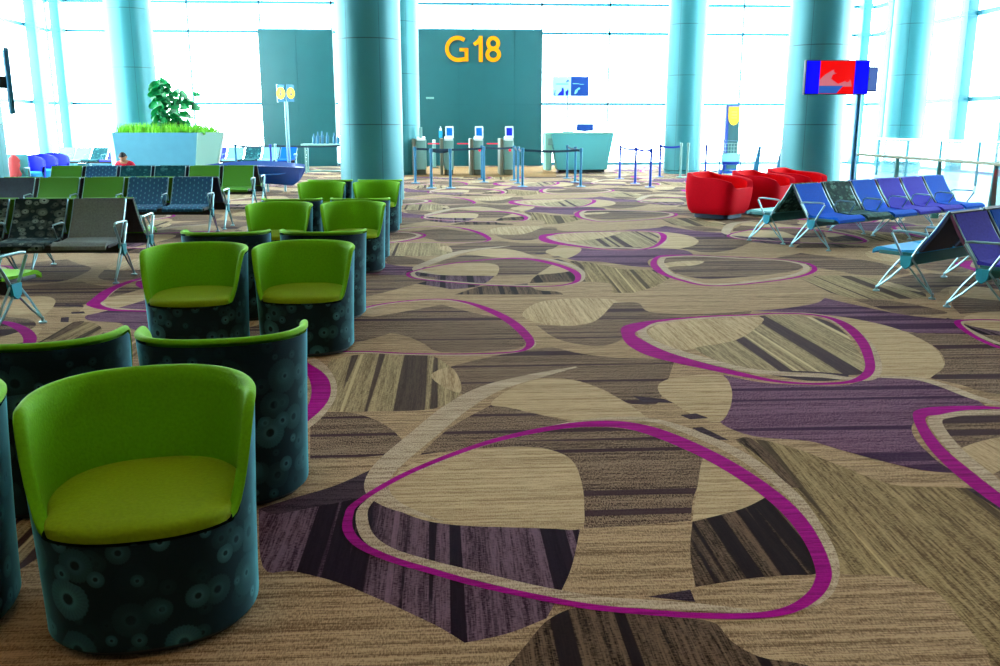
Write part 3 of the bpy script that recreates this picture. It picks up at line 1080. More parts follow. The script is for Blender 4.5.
def make_tub(loc, rz, label):
    root = empty('tub_armchair', loc, rz, label=label, cat='armchair', group='green lined armchairs in two columns')
    N = 72
    phis = [2 * PI * k / N for k in range(N)]

    def shell(b):
        rows = []
        for j in range(15):
            t = j / 14
            rows.append([(*tub_r(p, 0.025 + t * (tub_top(p) - 0.03 - 0.025)), 0.025 + t * (tub_top(p) - 0.03 - 0.025)) for p in phis])
        vr = b.grid(rows, True)
        b.face(list(reversed(vr[0])))
    so = part('shell', M['flower'], root, shell, 'dark teal cloth shell with pale round blossoms', angle=60)
    uvl = so.data.uv_layers.new(name='cloth')
    for poly in so.data.polygons:
        us = []
        for li in poly.loop_indices:
            co_ = so.data.vertices[so.data.loops[li].vertex_index].co
            a_ = (math.atan2(co_.x, co_.y) - R(240)) % (2 * PI)
            us.append([a_, co_.z])
        if max(u[0] for u in us) - min(u[0] for u in us) > PI:
            for u in us:
                if u[0] < PI:
                    u[0] += 2 * PI
        for li, u in zip(poly.loop_indices, us):
            uvl.data[li].uv = (u[0] * 0.33, u[1])

    def lining(b):
        lim = R(131)
        n = 60
        cols = [-lim + 2 * lim * k / n for k in range(n + 1)]
        prof = [(-0.001, -0.018), (-0.001, -0.009), (0.005, -0.002), (0.015, 0.0), (0.025, -0.003), (0.033, -0.012)]
        rows = []
        for dr, dz in prof:
            r = []
            for p in cols:
                t = tub_top(p)
                x, y = tub_r(p, t + dz)
                L = math.hypot(x, y)
                r.append((x * (L - dr + .002) / L, y * (L - dr + .002) / L, t + dz))
            rows.append(r)
        for j in range(1, 9):
            r = []
            for p in cols:
                t = tub_top(p) - 0.012
                z = t + (0.365 - t) * j / 8
                z = min(z, t)
                x, y = tub_r(p, z)
                L = math.hypot(x, y)
                th = 0.033 + 0.036 * (j / 8) * (0.4 + 0.6 * max(0, math.cos(p)))
                r.append((x * (L - th) / L, y * (L - th) / L, z))
            rows.append(r)
        b.grid(rows)
    part('backrest', M['lime'], root, lining, 'lime green inner lining and rolled rim', recalc=True, angle=70)

    def seat(b):
        rows = []
        for sc_, dz in ((1.004, 0.366), (1.014, 0.384), (1.006, 0.398), (0.965, 0.407), (0.85, 0.414), (0.6, 0.420), (0.3, 0.423), (0.004, 0.424)):
            r = []
            for p in phis:
                d = abs(math.degrees(p))
                d = 360 - d if d > 180 else d
                x, y = tub_r(p, 0.385)
                L = math.hypot(x, y)
                s = min(1, max(0, (d - 112) / 26))
                s = s * s * (3 - 2 * s)
                th = (0.050 + 0.018 * max(0, math.cos(p))) * (1 - s)
                q = (L - th) / L * sc_
                r.append((x * q, y * q, dz))
            rows.append(r)
        b.grid(rows, True)
    part('seat', M['lime_seat'], root, seat, 'olive lime seat cushion', angle=60)

    def base(b):
        rows = [[(tub_r(p, 0)[0] * .92, tub_r(p, 0)[1] * .92, z) for p in phis] for z in (0.0, 0.03)]
        vr = b.grid(rows, True)
        b.face(vr[1])
        b.face(list(reversed(vr[0])))
    part('base', M['black'], root, base)
    return root


tub = make_tub((0, 0, 0), 0, 'x')


def rimc(px, Y):
    """x of a chair whose rim is centred on photo column px at distance Y"""
    for _ in range(1):
        d = ray(px, 126 + 0.8 * FPX / Y)
    return (Vector((0, 0, EYE)) + d * (Y / d.y)).x


TUBS = [
    (-0.935, 2.70, 11, 'frontmost green armchair, its whole seat and blossom shell in view'),
    (-1.69, 2.66, 12, 'front armchair cut off by the left edge beside the frontmost one'),
    (rimc(229, 3.82), 3.72, 188, 'armchair seen from behind, just behind the frontmost armchair'),
    (rimc(50, 3.8), 3.68, 182, 'armchair seen from behind at the left edge, second row'),
    (rimc(304, 6.2), 6.18, 0, 'armchair facing the camera in the third row, right hand of two'),
    (rimc(192, 6.05), 6.10, 0, 'armchair facing the camera in the third row, left hand of two'),
    (rimc(326.5, 7.5), 7.30, 180, 'back-turned armchair directly behind the third row, right hand one'),
    (rimc(232, 7.5), 7.30, 180, 'back-turned armchair directly behind the third row, left hand one'),
    (rimc(353.5, 9.7), 9.65, 0, 'armchair facing the camera in the fifth row, right hand one'),
    (rimc(279, 9.6), 9.6, 0, 'armchair facing the camera in the fifth row, left hand one'),
    (rimc(363, 10.9), 10.55, 180, 'back-turned armchair in the sixth row, right hand one'),
    (rimc(297, 10.9), 10.55, 180, 'back-turned armchair in the sixth row, left hand one'),
    (rimc(376.5, 13.3), 13.3, 0, 'armchair facing the camera in front of the large column'),
    (rimc(321.5, 13.3), 13.3, 0, 'armchair facing the camera just left of the large column'),
    (rimc(382, 14.7), 14.2, 180, 'rearmost back-turned armchair at the foot of the large column'),
    (rimc(334, 14.7), 14.2, 180, 'rearmost back-turned armchair left of the large column'),
]
for i, (x, y, a, lab) in enumerate(TUBS):
    o = tub if i == 0 else copy_tree(tub)
    o.location = (x, y, 0.006)
    o.rotation_euler = (0, 0, R(a))
    o['label'] = lab


# ------------------------------------------------------------------ beam seating
PITCH_S = 0.59


def frame_mesh(b):
    """cast legs and hub, in the y-z plane, facing -y"""
    hub = (0.0, 0.0, 0.30)
    for sy in (-1, 1):
        foot = (0, 0.265 * sy, 0.035)
        b.tube([(0, 0.045 * sy, 0.335), (0, 0.155 * sy, 0.20), foot], 0.009, 8)
        b.tube([(0, 0.03 * sy, 0.255), (0, 0.145 * sy, 0.135), foot], 0.009, 8)
        b.lathe([(0.03, 0.0), (0.03, 0.010), (0.012, 0.018), (0.010, 0.05)], 14, (0, 0.265 * sy, 0.0))


def hub_mesh(b):
    b.prism([(-0.055, 0.355), (0.055, 0.355), (0.045, 0.27), (0.0, 0.235), (-0.045, 0.27)], 'x', -0.022, 0.022)


def arm_mesh(b):
    b.tube([(0, -0.045, 0.345), (0, -0.10, 0.44), (0, -0.165, 0.545), (0, -0.15, 0.565), (0, -0.10, 0.572), (0, 0.12, 0.566), (0, 0.17, 0.558), (0, 0.17, 0.54), (0, 0.10, 0.44), (0, 0.045, 0.345)], [0.0105] * 10, 8, flat=1.3)


def arm_short(b):
    b.tube([(0, 0.10, 0.46), (0, 0.08, 0.545), (0, 0.03, 0.566), (0, -0.17, 0.558), (0, -0.185, 0.535), (0, -0.12, 0.42)], 0.009, 8, flat=1.2)


def seat_pad(b):
    prof = []
    for i in range(13):
        t = i / 12
        y = -0.36 + t * 0.44
        z = 0.425 - 0.022 * math.sin(t * PI) + (-0.05 * max(0, (0.2 - t) / 0.2) ** 2) - 0.01 * t
        prof.append((y, z))
    out = prof + [(y, z - 0.035) for y, z in reversed(prof)]
    w = 0.26
    ins = [(y * .99, z - .004) for y, z in out]
    b.prism(out, 'x', -w, w)


BTOP = 0.772


def back_prof(th0, th1):
    f, r = [], []
    for i in range(11):
        t = i / 10
        y = 0.07 + 0.24 * t + 0.02 * math.sin(t * PI)
        z = 0.405 + (BTOP - 0.405) * t
        f.append((y - th0, z + th0 * .4))
        r.append((y + th1, z - th1 * .4))
    return f + list(reversed(r))


def back_pad(b):
    b.prism(back_prof(0.012, 0.006), 'x', -0.255, 0.255)


def back_shell(b):
    b.prism(back_prof(-0.007, 0.030), 'x', -0.262, 0.262)


def make_bench(n, cols, loc, rz, label, group, arms='all', post=False, name='beam_bench', pan='black', pitch=0.62):
    PITCH_S = pitch
    sxc = pitch / 0.59
    """cols: per seat (front material, pad material, shell material), from local -x to +x; faces local -y"""
    root = empty(name, loc, rz, label=label, cat='seating', group=group)
    x0 = -n * PITCH_S / 2
    part('beam', M[pan], root, lambda b: b.box((0, 0.0, 0.315), (n * PITCH_S, 0.10, 0.09), 0.01))
    proto = {}
    for i in range(n):
        cx = x0 + (i + .5) * PITCH_S
        cf, cp, cs = cols[i % len(cols)]
        for nm, fn, mm in (('seat', seat_pad, cp), ('backrest', back_pad, cf)):
            if (nm, mm) not in proto:
                o = part(nm, M[mm], root, fn)
                proto[(nm, mm)] = o
            else:
                o = proto[(nm, mm)].copy()
                C.objects.link(o)
                o.parent = root
            o.location = (cx, 0, 0)
            o.scale = (sxc, 1, 1)
            if nm == 'backrest':
                if ('shell', cs) not in proto:
                    s = part('back_shell', M[cs], o, back_shell)
                    proto[('shell', cs)] = s
                    for kx, sx in (('edge', -1), ('edge2', 1)):
                        proto[kx] = part('back_edge', M['chrome'], o, lambda b: b.tube([(sx * .264, 0.075, 0.41), (sx * .264, 0.21, 0.60), (sx * .264, 0.315, BTOP)], 0.0055, 6))
                else:
                    for q in (proto[('shell', cs)], proto['edge'], proto['edge2']):
                        s = q.copy()
                        C.objects.link(s)
                        s.parent = o
    # under-seat pan
    part('under_pan', M[pan], root, lambda b: b.box((0, -0.12, 0.362), (n * PITCH_S - .06, 0.34, 0.035), 0.006))
    fr = ar = None
    for i in range(n + 1):
        x = x0 + i * PITCH_S
        leg = i == 0 or i == n or (n >= 4 and i == n // 2)
        if leg:
            if fr is None:
                fr = part('leg_frame', M['chrome'], root, frame_mesh)
                hb_ = part('hub', M['cyanhub'], fr, hub_mesh)
                f = fr
            else:
                f = fr.copy()
                C.objects.link(f)
                f.parent = root
                h2 = hb_.copy()
                C.objects.link(h2)
                h2.parent = f
            f.location = (x, 0, 0)
        if leg and (i in (0, n)):
            key = 'full'
            fn = arm_mesh
        else:
            key = 'short'
            fn = arm_short
        if arms == 'ends' and not leg:
            continue
        if key not in proto:
            a = part('armrest', M['chrome'], root, fn)
            proto[key] = a
        else:
            a = proto[key].copy()
            C.objects.link(a)
            a.parent = root
        a.location = (x, 0, 0)
    if post:
        part('support_post', M['steelblue'], root, lambda b: (b.box((x0 + .28, 0.08, 0.16), (0.07, 0.05, 0.30), 0.008), b.box((x0 + .28, 0.08, 0.01), (0.11, 0.09, 0.02), 0.004)))
    return root


def bench_from_right(nm, xr, y, cols, label, group, facing=0, **k):
    PITCH_S = k.get('pitch', 0.62)
    """bench whose right hand end (as photographed) stands at xr; facing 0 = towards camera, 180 = away"""
    n_ = len(cols)
    cx = xr - n_ * PITCH_S / 2
    cl = list(reversed(cols)) if facing == 0 else list(cols)
    return make_bench(n_, cl, (cx, y, 0.010), R(facing), label, group, **k)


GREY, FLO, GRN = ('grey', 'grey', 'black'), ('flower_seat', 'flower_seat', 'black'), ('green', 'green', 'black')
DSH, FTE, SLT = ('dash', 'dash', 'navy'), ('flower_teal', 'flower_teal', 'navy'), ('navygrey', 'navygrey', 'black')
GRG = ('green', 'green', 'green')
lg = 'back to back beam benches at the left'
XE = -3.22
bench_from_right('b', XE + .02, 9.15, [GREY, FLO, FLO, FLO], 'nearest left bench facing the camera, grey seat at its end then blossom cloth', lg, pitch=0.575)
bench_from_right('b', XE + .05, 9.92, [('green', 'green', 'black'), GRG, GRG, GRG], 'bench turned away behind the grey and blossom one, green backs', lg, 180, pitch=0.575)
bench_from_right('b', XE - .08, 13.1, [DSH, DSH, GRN, GRN, SLT, SLT], 'second left bench facing the camera, dashed blue then green seats', lg)
bench_from_right('b', XE - .04, 13.88, [('navygrey', 'navygrey', 'navy'), GRG, GRG, GRN, GRN], 'bench turned away behind the dashed blue and green one', lg, 180)
bench_from_right('b', XE - .28, 17.0, [GRN, GRN, FTE, FTE, DSH, GRN], 'third left bench facing the camera, green end seats and teal blossom middle', lg)
bench_from_right('b', XE - .25, 17.78, [GRN, GRN, FTE, FTE, DSH, GRN], 'bench turned away behind the third left bench, in front of the blue moulded seat', lg, 180)
# diagonal bench end at the left edge
g0 = G(5, 337)
g1_ = G(42, 326)
dirf = Vector((g1_.x - g0.x - .02, g1_.y - g0.y, 0)).normalized()
ang = math.atan2(dirf.y, dirf.x) + PI / 2
ax = Vector((math.cos(ang), math.sin(ang), 0))
endp = (g0 + g1_) / 2 + Vector((-.03, 0, 0))
cen = endp + ax * (3 * 0.62 / 2)
if (cen.x > endp.x):
    cen = endp - ax * (3 * 0.62 / 2)
make_bench(3, [('lime', 'lime', 'black')], (cen.x, cen.y, 0.010), ang, 'green bench end with cast armrest poking in at the left edge', 'benches seen end on', name='beam_bench')

# right benches: along direction D, facing right-front and left-back
D1 = Vector((0.83, 0.558, 0)).normalized()
N1 = Vector((D1.y, -D1.x, 0))
angR = math.atan2(-N1.y, -N1.x) - PI / 2   # local -y points along N1


def diag_bench(end, n_, cols, front, label, post=False):
    """end: ground position of the near end frame"""
    cen = Vector((end.x, end.y, 0)) + D1 * (n_ * 0.625 / 2)
    a = math.atan2(D1.y, D1.x)
    if front:      # local +x = D1, local -y = (D1.y,-D1.x)
        make_bench(n_, cols, (cen.x, cen.y, 0.010), a, label, 'diagonal benches at the right', arms='all', post=post, pan='tealpan', pitch=0.625)
    else:
        make_bench(n_, list(reversed(cols)), (cen.x, cen.y, 0.010), a + PI, label, 'diagonal benches at the right', arms='all', post=post, pan='tealpan', pitch=0.625)


BL, PU = ('blue', 'blue', 'navy'), ('purple', 'purple', 'maroon')
FG = ('flower_green', 'flower_green', 'flower_teal')
e1 = (G(792, 247) + G(828, 252)) / 2
diag_bench(e1, 6, [BL, FG, BL, PU, PU, BL], True, 'diagonal bench of six blue, violet and blossom seats facing right')
e2 = (G(750, 241) + G(782, 245)) / 2
diag_bench(e2, 6, [('flower_green', 'tealpad', 'flower_green'), FG, BL, PU, PU, BL], False, 'diagonal bench turned towards the red armchairs, blossom cloth back')
e3 = (G(947, 305) + G(1013, 322)) / 2
diag_bench(e3, 4, [('purple', 'purple', 'maroon'), BL, PU, BL], True, 'nearest right bench with violet seat cut off by the right edge')
e4 = (G(877, 291) + G(931, 301)) / 2
diag_bench(e4, 4, [('blue', 'skypad', 'navy'), ('navy', 'skypad', 'navy'), BL, BL], False, 'nearest right bench turned away, navy back and sky blue seat')


# ------------------------------------------------------------------ red armchairs
def red_r(phi, z):
    k = min(1, max(0, (z - 0.07) / 0.6))
    a = 0.40 + 0.06 * math.sin(k * PI * .70)
    b_ = 0.40 + 0.06 * math.sin(k * PI * .70)
    if z < 0.14:
        a -= (0.14 - z) * 0.5
        b_ -= (0.14 - z) * 0.5
    return a * sgnpow(math.sin(phi), 0.42), b_ * sgnpow(math.cos(phi), 0.42)


def red_top(phi):
    d = abs(math.degrees(phi))
    d = 360 - d if d > 180 else d
    if d < 42:
        return 0.72
    if d < 140:
        return 0.72 - 0.13 * (d - 42) / 98
    s = min(1, (d - 140) / 20)
    return 0.59 - 0.10 * s


def make_red(loc, rz, label):
    root = empty('red_armchair', loc, rz, label=label, cat='armchair', group='red armchairs')
    N = 64
    phis = [2 * PI * k / N for k in range(N)]

    def shell(b):
        rows = []
        for j in range(11):
            t = j / 10
            rows.append([(*red_r(p, 0.07 + t * (red_top(p) - 0.07)), 0.07 + t * (red_top(p) - 0.07)) for p in phis])
        vr = b.grid(rows, True)
        b.face(list(reversed(vr[0])))
        rim = []
        for q, dz in ((0.96, 0.008), (0.87, 0.004), (0.83, -0.012)):
            rim.append([(red_r(p, red_top(p))[0] * q, red_r(p, red_top(p))[1] * q, red_top(p) + dz) for p in phis])
        b.grid([rows[-1]] + rim, True)
    part('shell', M['redfab'], root, shell, angle=32)

    def inner(b):
        rows = []
        for j in range(7):
            t = j / 6
            rows.append([(red_r(p, red_top(p))[0] * (0.83 - .03 * t), red_r(p, red_top(p))[1] * (0.83 - .03 * t), red_top(p) - 0.012 + (0.36 - red_top(p) + 0.012) * t) for p in phis])
        b.grid(rows, True)
    part('backrest', M['redin'], root, inner, angle=40)

    def seat(b):
        rows = [[(red_r(p, 0.4)[0] * q, red_r(p, 0.4)[1] * q, z) for p in phis] for q, z in ((0.80, 0.34), (0.80, 0.385), (0.76, 0.405), (0.5, 0.415), (0.05, 0.418))]
        b.grid(rows, True)
    part('seat', M['redin'], root, seat)

    def base(b):
        rows = [[(red_r(p, 0.14)[0] * .78, red_r(p, 0.14)[1] * .78, z) for p in phis] for z in (0.0, 0.075)]
        vr = b.grid(rows, True)
        b.face(list(reversed(vr[0])))
        b.face(vr[1])
    part('plinth', M['navy'], root, base)
    return root


red = make_red((0, 0, 0), 0, 'x')
REDS = [(4.55, 14.95, 46, 'nearest red armchair, its flank towards the camera'),
        (5.50, 15.55, 46, 'middle red armchair of the three'),
        (6.40, 16.35, 46, 'farthest red armchair, by the column with the screen')]
for i, (x, y, a, lab) in enumerate(REDS):
    o = red if i == 0 else copy_tree(red)
    o.location = (x, y, 0.02)
    o.rotation_euler = (0, 0, R(a))
    o['label'] = lab


# ------------------------------------------------------------------ stanchions
def make_stanchion(loc, label, group, mpost, mbelt, to=None, h=0.95):
    root = empty('stanchion', (loc.x, loc.y, 0.02), 0, label=label, cat='queue post', group=group)
    part('post', M[mpost], root, lambda b: b.lathe([(0.032, 0.01), (0.032, h - .06)], 16))
    part('base', M[mpost], root, lambda b: b.lathe([(0.125, 0.0), (0.125, 0.010), (0.05, 0.022), (0.034, 0.04)], 24))
    part('belt_head', M[mpost], root, lambda b: b.lathe([(0.038, h - .10), (0.042, h - .09), (0.042, h - .01), (0.03, h)], 16))
    if to is not None:
        d = Vector((to.x - loc.x, to.y - loc.y, 0))

        def belt(b):
            L = d.length
            u = d.normalized()
            rows_t, rows_b = [], []
            pts = []
            for i in range(9):
                t = i / 8
                sag = -0.03 * math.sin(PI * t)
                p = u * (0.03 + (L - 0.06) * t)
                pts.append((p, h - .055 + sag))
            s = Vector((-u.y, u.x, 0)) * 0.003
            A = [b.v((p + s) + Vector((0, 0, z + .028))) for p, z in pts]
            B2 = [b.v((p + s) + Vector((0, 0, z - .028))) for p, z in pts]
            C2 = [b.v((p - s) + Vector((0, 0, z + .028))) for p, z in pts]
            D2 = [b.v((p - s) + Vector((0, 0, z - .028))) for p, z in pts]
            for i in range(8):
                b.face([A[i], A[i + 1], B2[i + 1], B2[i]])
                b.face([C2[i + 1], C2[i], D2[i], D2[i + 1]])
                b.face([A[i], C2[i], C2[i + 1], A[i + 1]])
                b.face([B2[i + 1], D2[i + 1], D2[i], B2[i]])
        part('belt', M[mbelt], root, belt)
    return root


g_s = 'slim posts with belts before the boarding gates'


def GG(px, py):
    w = G(px, py)
    return Vector((w.x, w.y, 0))


pts = {'a': GG(415.5, 184), 'b': GG(431.5, 189), 'c': GG(450.5, 189), 'd': GG(484, 183), 'd2': GG(482, 180), 'e': GG(514, 181), 'f': GG(518, 184), 'g': GG(522.5, 187.5),
       'h': GG(580.5, 187.5), 'i': GG(575, 183), 'j': GG(567, 179), 'k': GG(619.5, 179.5), 'l': GG(635, 184.5), 'm': GG(650, 188), 'n': GG(659.5, 177.5), 'p': GG(705, 178),
       'q': GG(680, 178), 'r': GG(687, 178)}
colL = pts['a'] + Vector((-3.2, 0.0, 0))
for key, to, lab in (('a', 'd', 'leftmost slim blue post by the column, its belt running right'), ('b', 'c', 'blue post whose short belt joins its right neighbour, nearest pair left'),
                     ('c', None, 'blue post at the end of the short belt, left of the second gate'), ('d', None, 'blue post in front of the middle gate'),
                     ('d2', 'e', 'blue post just behind the one before the middle gate'), ('e', 'f', 'farthest of three close blue posts right of the gates'), ('f', 'g', 'middle of three close blue posts right of the gates'),
                     ('g', 'h', 'nearest of three close blue posts, long belt running to the counter'), ('h', 'i', 'nearest blue post in front of the counter'),
                     ('i', 'j', 'second blue post in front of the counter'), ('j', None, 'farthest blue post in front of the counter')):
    make_stanchion(pts[key], lab, g_s, 'steelblue', 'belt', pts[to] if to else None)
g_s2 = 'royal blue posts with belts right of the counter'
for key, to, lab in (('k', 'l', 'leftmost royal blue post right of the counter'), ('l', 'm', 'royal blue post between two neighbours, second from the counter'), ('m', None, 'nearest royal blue post, third from the counter'),
                     ('n', 'q', 'royal blue post just left of the far column'), ('p', None, 'royal blue post beside the luggage trolley')):
    make_stanchion(pts[key], lab, g_s2, 'royalpost', 'bluebelt', pts[to] if to else None)
make_stanchion(pts['q'], 'grey green post standing before the far column, left one', 'grey posts before the far column', 'gate', 'belt', None, 1.0)
make_stanchion(pts['r'], 'grey green post standing before the far column, right one', 'grey posts before the far column', 'gate', 'belt', None, 1.0)
# belts at the left, beyond the blue moulded bench
lp = [GG(237, 176), GG(272, 177), GG(277, 176), GG(342, 176.5)]
make_stanchion(lp[0], 'blue post beside the white planter, belt running right', 'posts beyond the blue moulded bench', 'steelblue', 'belt', lp[1])
make_stanchion(lp[1], 'blue post in the middle of the belt before the left teal panel', 'posts beyond the blue moulded bench', 'royalpost', 'belt', None)
make_stanchion(lp[2], 'silver post beside the royal blue one, belt running to the column', 'posts beyond the blue moulded bench', 'chrome', 'belt', lp[3])


# ------------------------------------------------------------------ boarding gates
def make_gate(x, y, label, screen=True, red=True, scr='screen', flap=True):
    root = empty('boarding_gate', (x, y, 0.02), 0, label=label, cat='gate', group='automatic boarding gates')
    part('housing', M['gate'], root, lambda b: b.box((0.0, 0.45, 0.62), (0.30, 0.9, 0.92), 0.03))
    part('side_rail', M['gatedark'], root, lambda b: b.box((-0.22, 0.5, 0.55), (0.10, 1.3, 1.1), 0.02))
    part('base', M['gatedark'], root, lambda b: b.box((0.0, 0.47, 0.08), (0.27, 0.84, 0.16), 0.01))
    part('reader', M['white'], root, lambda b: b.box((0.0, 0.10, 1.10), (0.26, 0.26, 0.06), 0.015, rot=(R(18), 0, 0)))
    if screen:
        hd = part('display_head', M['white'], root, lambda b: b.box((0.03, 0.14, 1.29), (0.25, 0.07, 0.38), 0.03, rot=(R(-12), 0, 0)))
        part('screen', M[scr], hd, lambda b: b.box((0.03, 0.102, 1.31), (0.18, 0.012, 0.24), 0.004, rot=(R(-12), 0, 0)))
        part('scanner', M['black'], hd, lambda b: b.box((0.03, 0.125, 1.145), (0.14, 0.015, 0.06), 0.004, rot=(R(-12), 0, 0)))
    else:
        part('column_post', M['gate'], root, lambda b: b.box((0.0, 0.12, 1.20), (0.09, 0.09, 0.50), 0.015))
    if red:
        part('stop_lamp', M['redlit'], root, lambda b: b.tube([(0.04, -0.012, 0.75), (0.04, 0.01, 0.75)], 0.042, 16))
    if flap:
        fp = part('flap', M['railglass'], root, lambda b: b.box((-0.47, 0.55, 0.62), (0.34, 0.012, 0.62)))
        part('flap_edge', M['redlit'], fp, lambda b: b.box((-0.47, 0.55, 0.94), (0.36, 0.03, 0.035), 0.005))
    return root


for px, lab, sc_, rd, scr in ((421.5, 'leftmost boarding gate pillar without a screen', False, False, 'screen'), (449, 'boarding gate with blue screen, first from the left', True, False, 'screen'),
                              (478.5, 'middle boarding gate with blue screen and red lamp', True, True, 'screen'), (508.5, 'rightmost boarding gate with deep blue screen', True, True, 'screendk')):
    w = G(px, 175.5)
    make_gate(w.x, w.y, lab, sc_, rd, scr, px > 430)
w = G(434.5, 168.5)
ho = empty('sanitiser_stand', (w.x, w.y, 0.02), 0, label='slim grey stand between the first two boarding gates', cat='stand')
part('post', M['gate'], ho, lambda b: b.box((0, 0, 0.5), (0.12, 0.10, 1.0), 0.02))
part('foot', M['gatedark'], ho, lambda b: b.box((0, 0, 0.015), (0.32, 0.30, 0.03), 0.008))
part('dispenser', M['white'], ho, lambda b: b.box((0.0, -0.06, 0.92), (0.11, 0.05, 0.18), 0.015))
w = V(440.6, 132, YP)
wd = empty('wall_dispenser', (w.x, YP - .06, w.z), 0, label='small pale dispenser on the teal wall left of the gate screens', cat='dispenser')
part('body', M['skypad'], wd, lambda b: b.box((0, 0, -0.08), (0.14, 0.10, 0.26), 0.02))
part('head', M['white'], wd, lambda b: b.lathe([(0.05, 0.05), (0.05, 0.12), (0.02, 0.16), (0.02, 0.21)], 14))

# ------------------------------------------------------------------ counter with monitor, poster
w = G(577, 173)
ct = empty('service_counter', (w.x + .12, w.y + .4, 0.02), 0, label='aqua service counter tapering to the floor beside the gate panel', cat='counter')


def cbody(b):
    b.box((0.06, 0, 0.66), (2.05, 0.75, 1.16), 0.035, taper=(0.80, 0.82))


part('front_panel', M['counter'], ct, cbody)
part('worktop', M['counterlite'], ct, lambda b: b.box((0.06, 0.0, 1.262), (2.10, 0.80, 0.045), 0.012))
part('side_panel', M['counterlite'], ct, lambda b: b.box((-1.03, 0.25, 0.66), (0.28, 0.9, 1.22), 0.04, taper=(0.7, 0.9)))
part('document_slot', M['gate'], ct, lambda b: b.box((-0.96, -0.24, 0.98), (0.22, 0.10, 0.22), 0.015))
part('plinth', M['black'], ct, lambda b: b.box((0.06, 0.02, 0.04), (1.5, 0.5, 0.08), 0.0))
mo = empty('monitor', (w.x + .30, w.y + .45, 1.305), R(180), label='dark monitor seen from behind on the aqua counter', cat='monitor')
part('screen_housing', M['posterblue'], mo, lambda b: b.box((0, 0, 0.15), (0.56, 0.04, 0.24), 0.012), 'dark blue monitor housing')
part('stand', M['black'], mo, lambda b: (b.box((0, 0.0, 0.02), (0.2, 0.14, 0.015), 0.004), b.box((0, 0.0, 0.06), (0.05, 0.03, 0.1), 0.004)))
kb = MB()
kb.box((0, 0, 0.015), (0.36, 0.14, 0.03), 0.006)
o = tag(kb.build('document_tray', M['royalpost']), 'flat dark blue tray on the counter left of the monitor', 'tray')
o.location = (w.x - .28, w.y + .25, 1.305)

YS = 33.0
s0, s1 = V(553, 77, YS), V(588.5, 97, YS)
ps = empty('poster_stand', ((s0.x + s1.x) / 2, YS, 0.02), 0, label='two panel poster on a pole behind the counter, aqua half and blue half', cat='sign')
pw = s1.x - s0.x
pz0, pz1 = s1.z, s0.z
px_ = (s0.x + s1.x) / 2
part('pole', M['mullion'], ps, lambda b: (b.tube([(-0.1, 0.06, 0.0), (-0.1, 0.06, pz1 - .1)], 0.03, 12), b.lathe([(0.25, 0), (0.25, 0.02), (0.04, 0.04)], 20, (-0.1, 0.06, 0))))
pl = part('pale_panel', M['posterlite'], ps, lambda b: b.box((-pw / 4 - .01, 0, (pz0 + pz1) / 2), (pw / 2 + .02, 0.05, pz1 - pz0), 0.006), 'pale aqua poster half with blue figures')
pr = part('blue_panel', M['posterblue'], ps, lambda b: b.box((pw / 4, 0, (pz0 + pz1) / 2), (pw / 2, 0.05, pz1 - pz0), 0.006), 'blue poster half with pale figure')
PH = pz1 - pz0


def poly_xz(b, pts_, y=-0.03, t=0.006):
    b.prism([(x, z) for x, z in pts_], 'y', y, y + t)


def pr1(b):
    def q(u, v):
        return (-pw / 2 + u * pw, pz1 - v * PH)
    poly_xz(b, [q(.10, .98), (q(.14, .9)), q(.19, .78), q(.235, .72), q(.24, .58), q(.29, .55), q(.31, .7), q(.31, .98)])
    poly_xz(b, [q(.36, .97), q(.345, .76), q(.39, .70), q(.415, .60), q(.44, .72), q(.43, .92), q(.39, .99)])
    poly_xz(b, [q(.04, .98), q(.045, .70), q(.09, .70), q(.07, .74), q(.068, .98)])
    poly_xz(b, [q(.36, .28), q(.40, .17), q(.44, .19), q(.455, .30), q(.42, .24), q(.38, .32)])
    for i in range(2):
        poly_xz(b, [q(.08, .35 + .05 * i), q(.43, .35 + .05 * i), q(.43, .37 + .05 * i), q(.08, .37 + .05 * i)])


part('print', M['posterdark'], pl, pr1)


def pr2(b):
    def q(u, v):
        return (-pw / 2 + u * pw, pz1 - v * PH)
    poly_xz(b, [q(.60, .88), q(.62, .70), q(.67, .62), q(.72, .55), q(.76, .57), q(.75, .64), q(.70, .68), q(.68, .80), q(.63, .88)])
    poly_xz(b, [q(.55, .34), q(.73, .34), q(.73, .38), q(.55, .38)])
    poly_xz(b, [q(.74, .38), q(.86, .38), q(.86, .41), q(.74, .41)])


part('print', M['postertext'], pr, pr2)

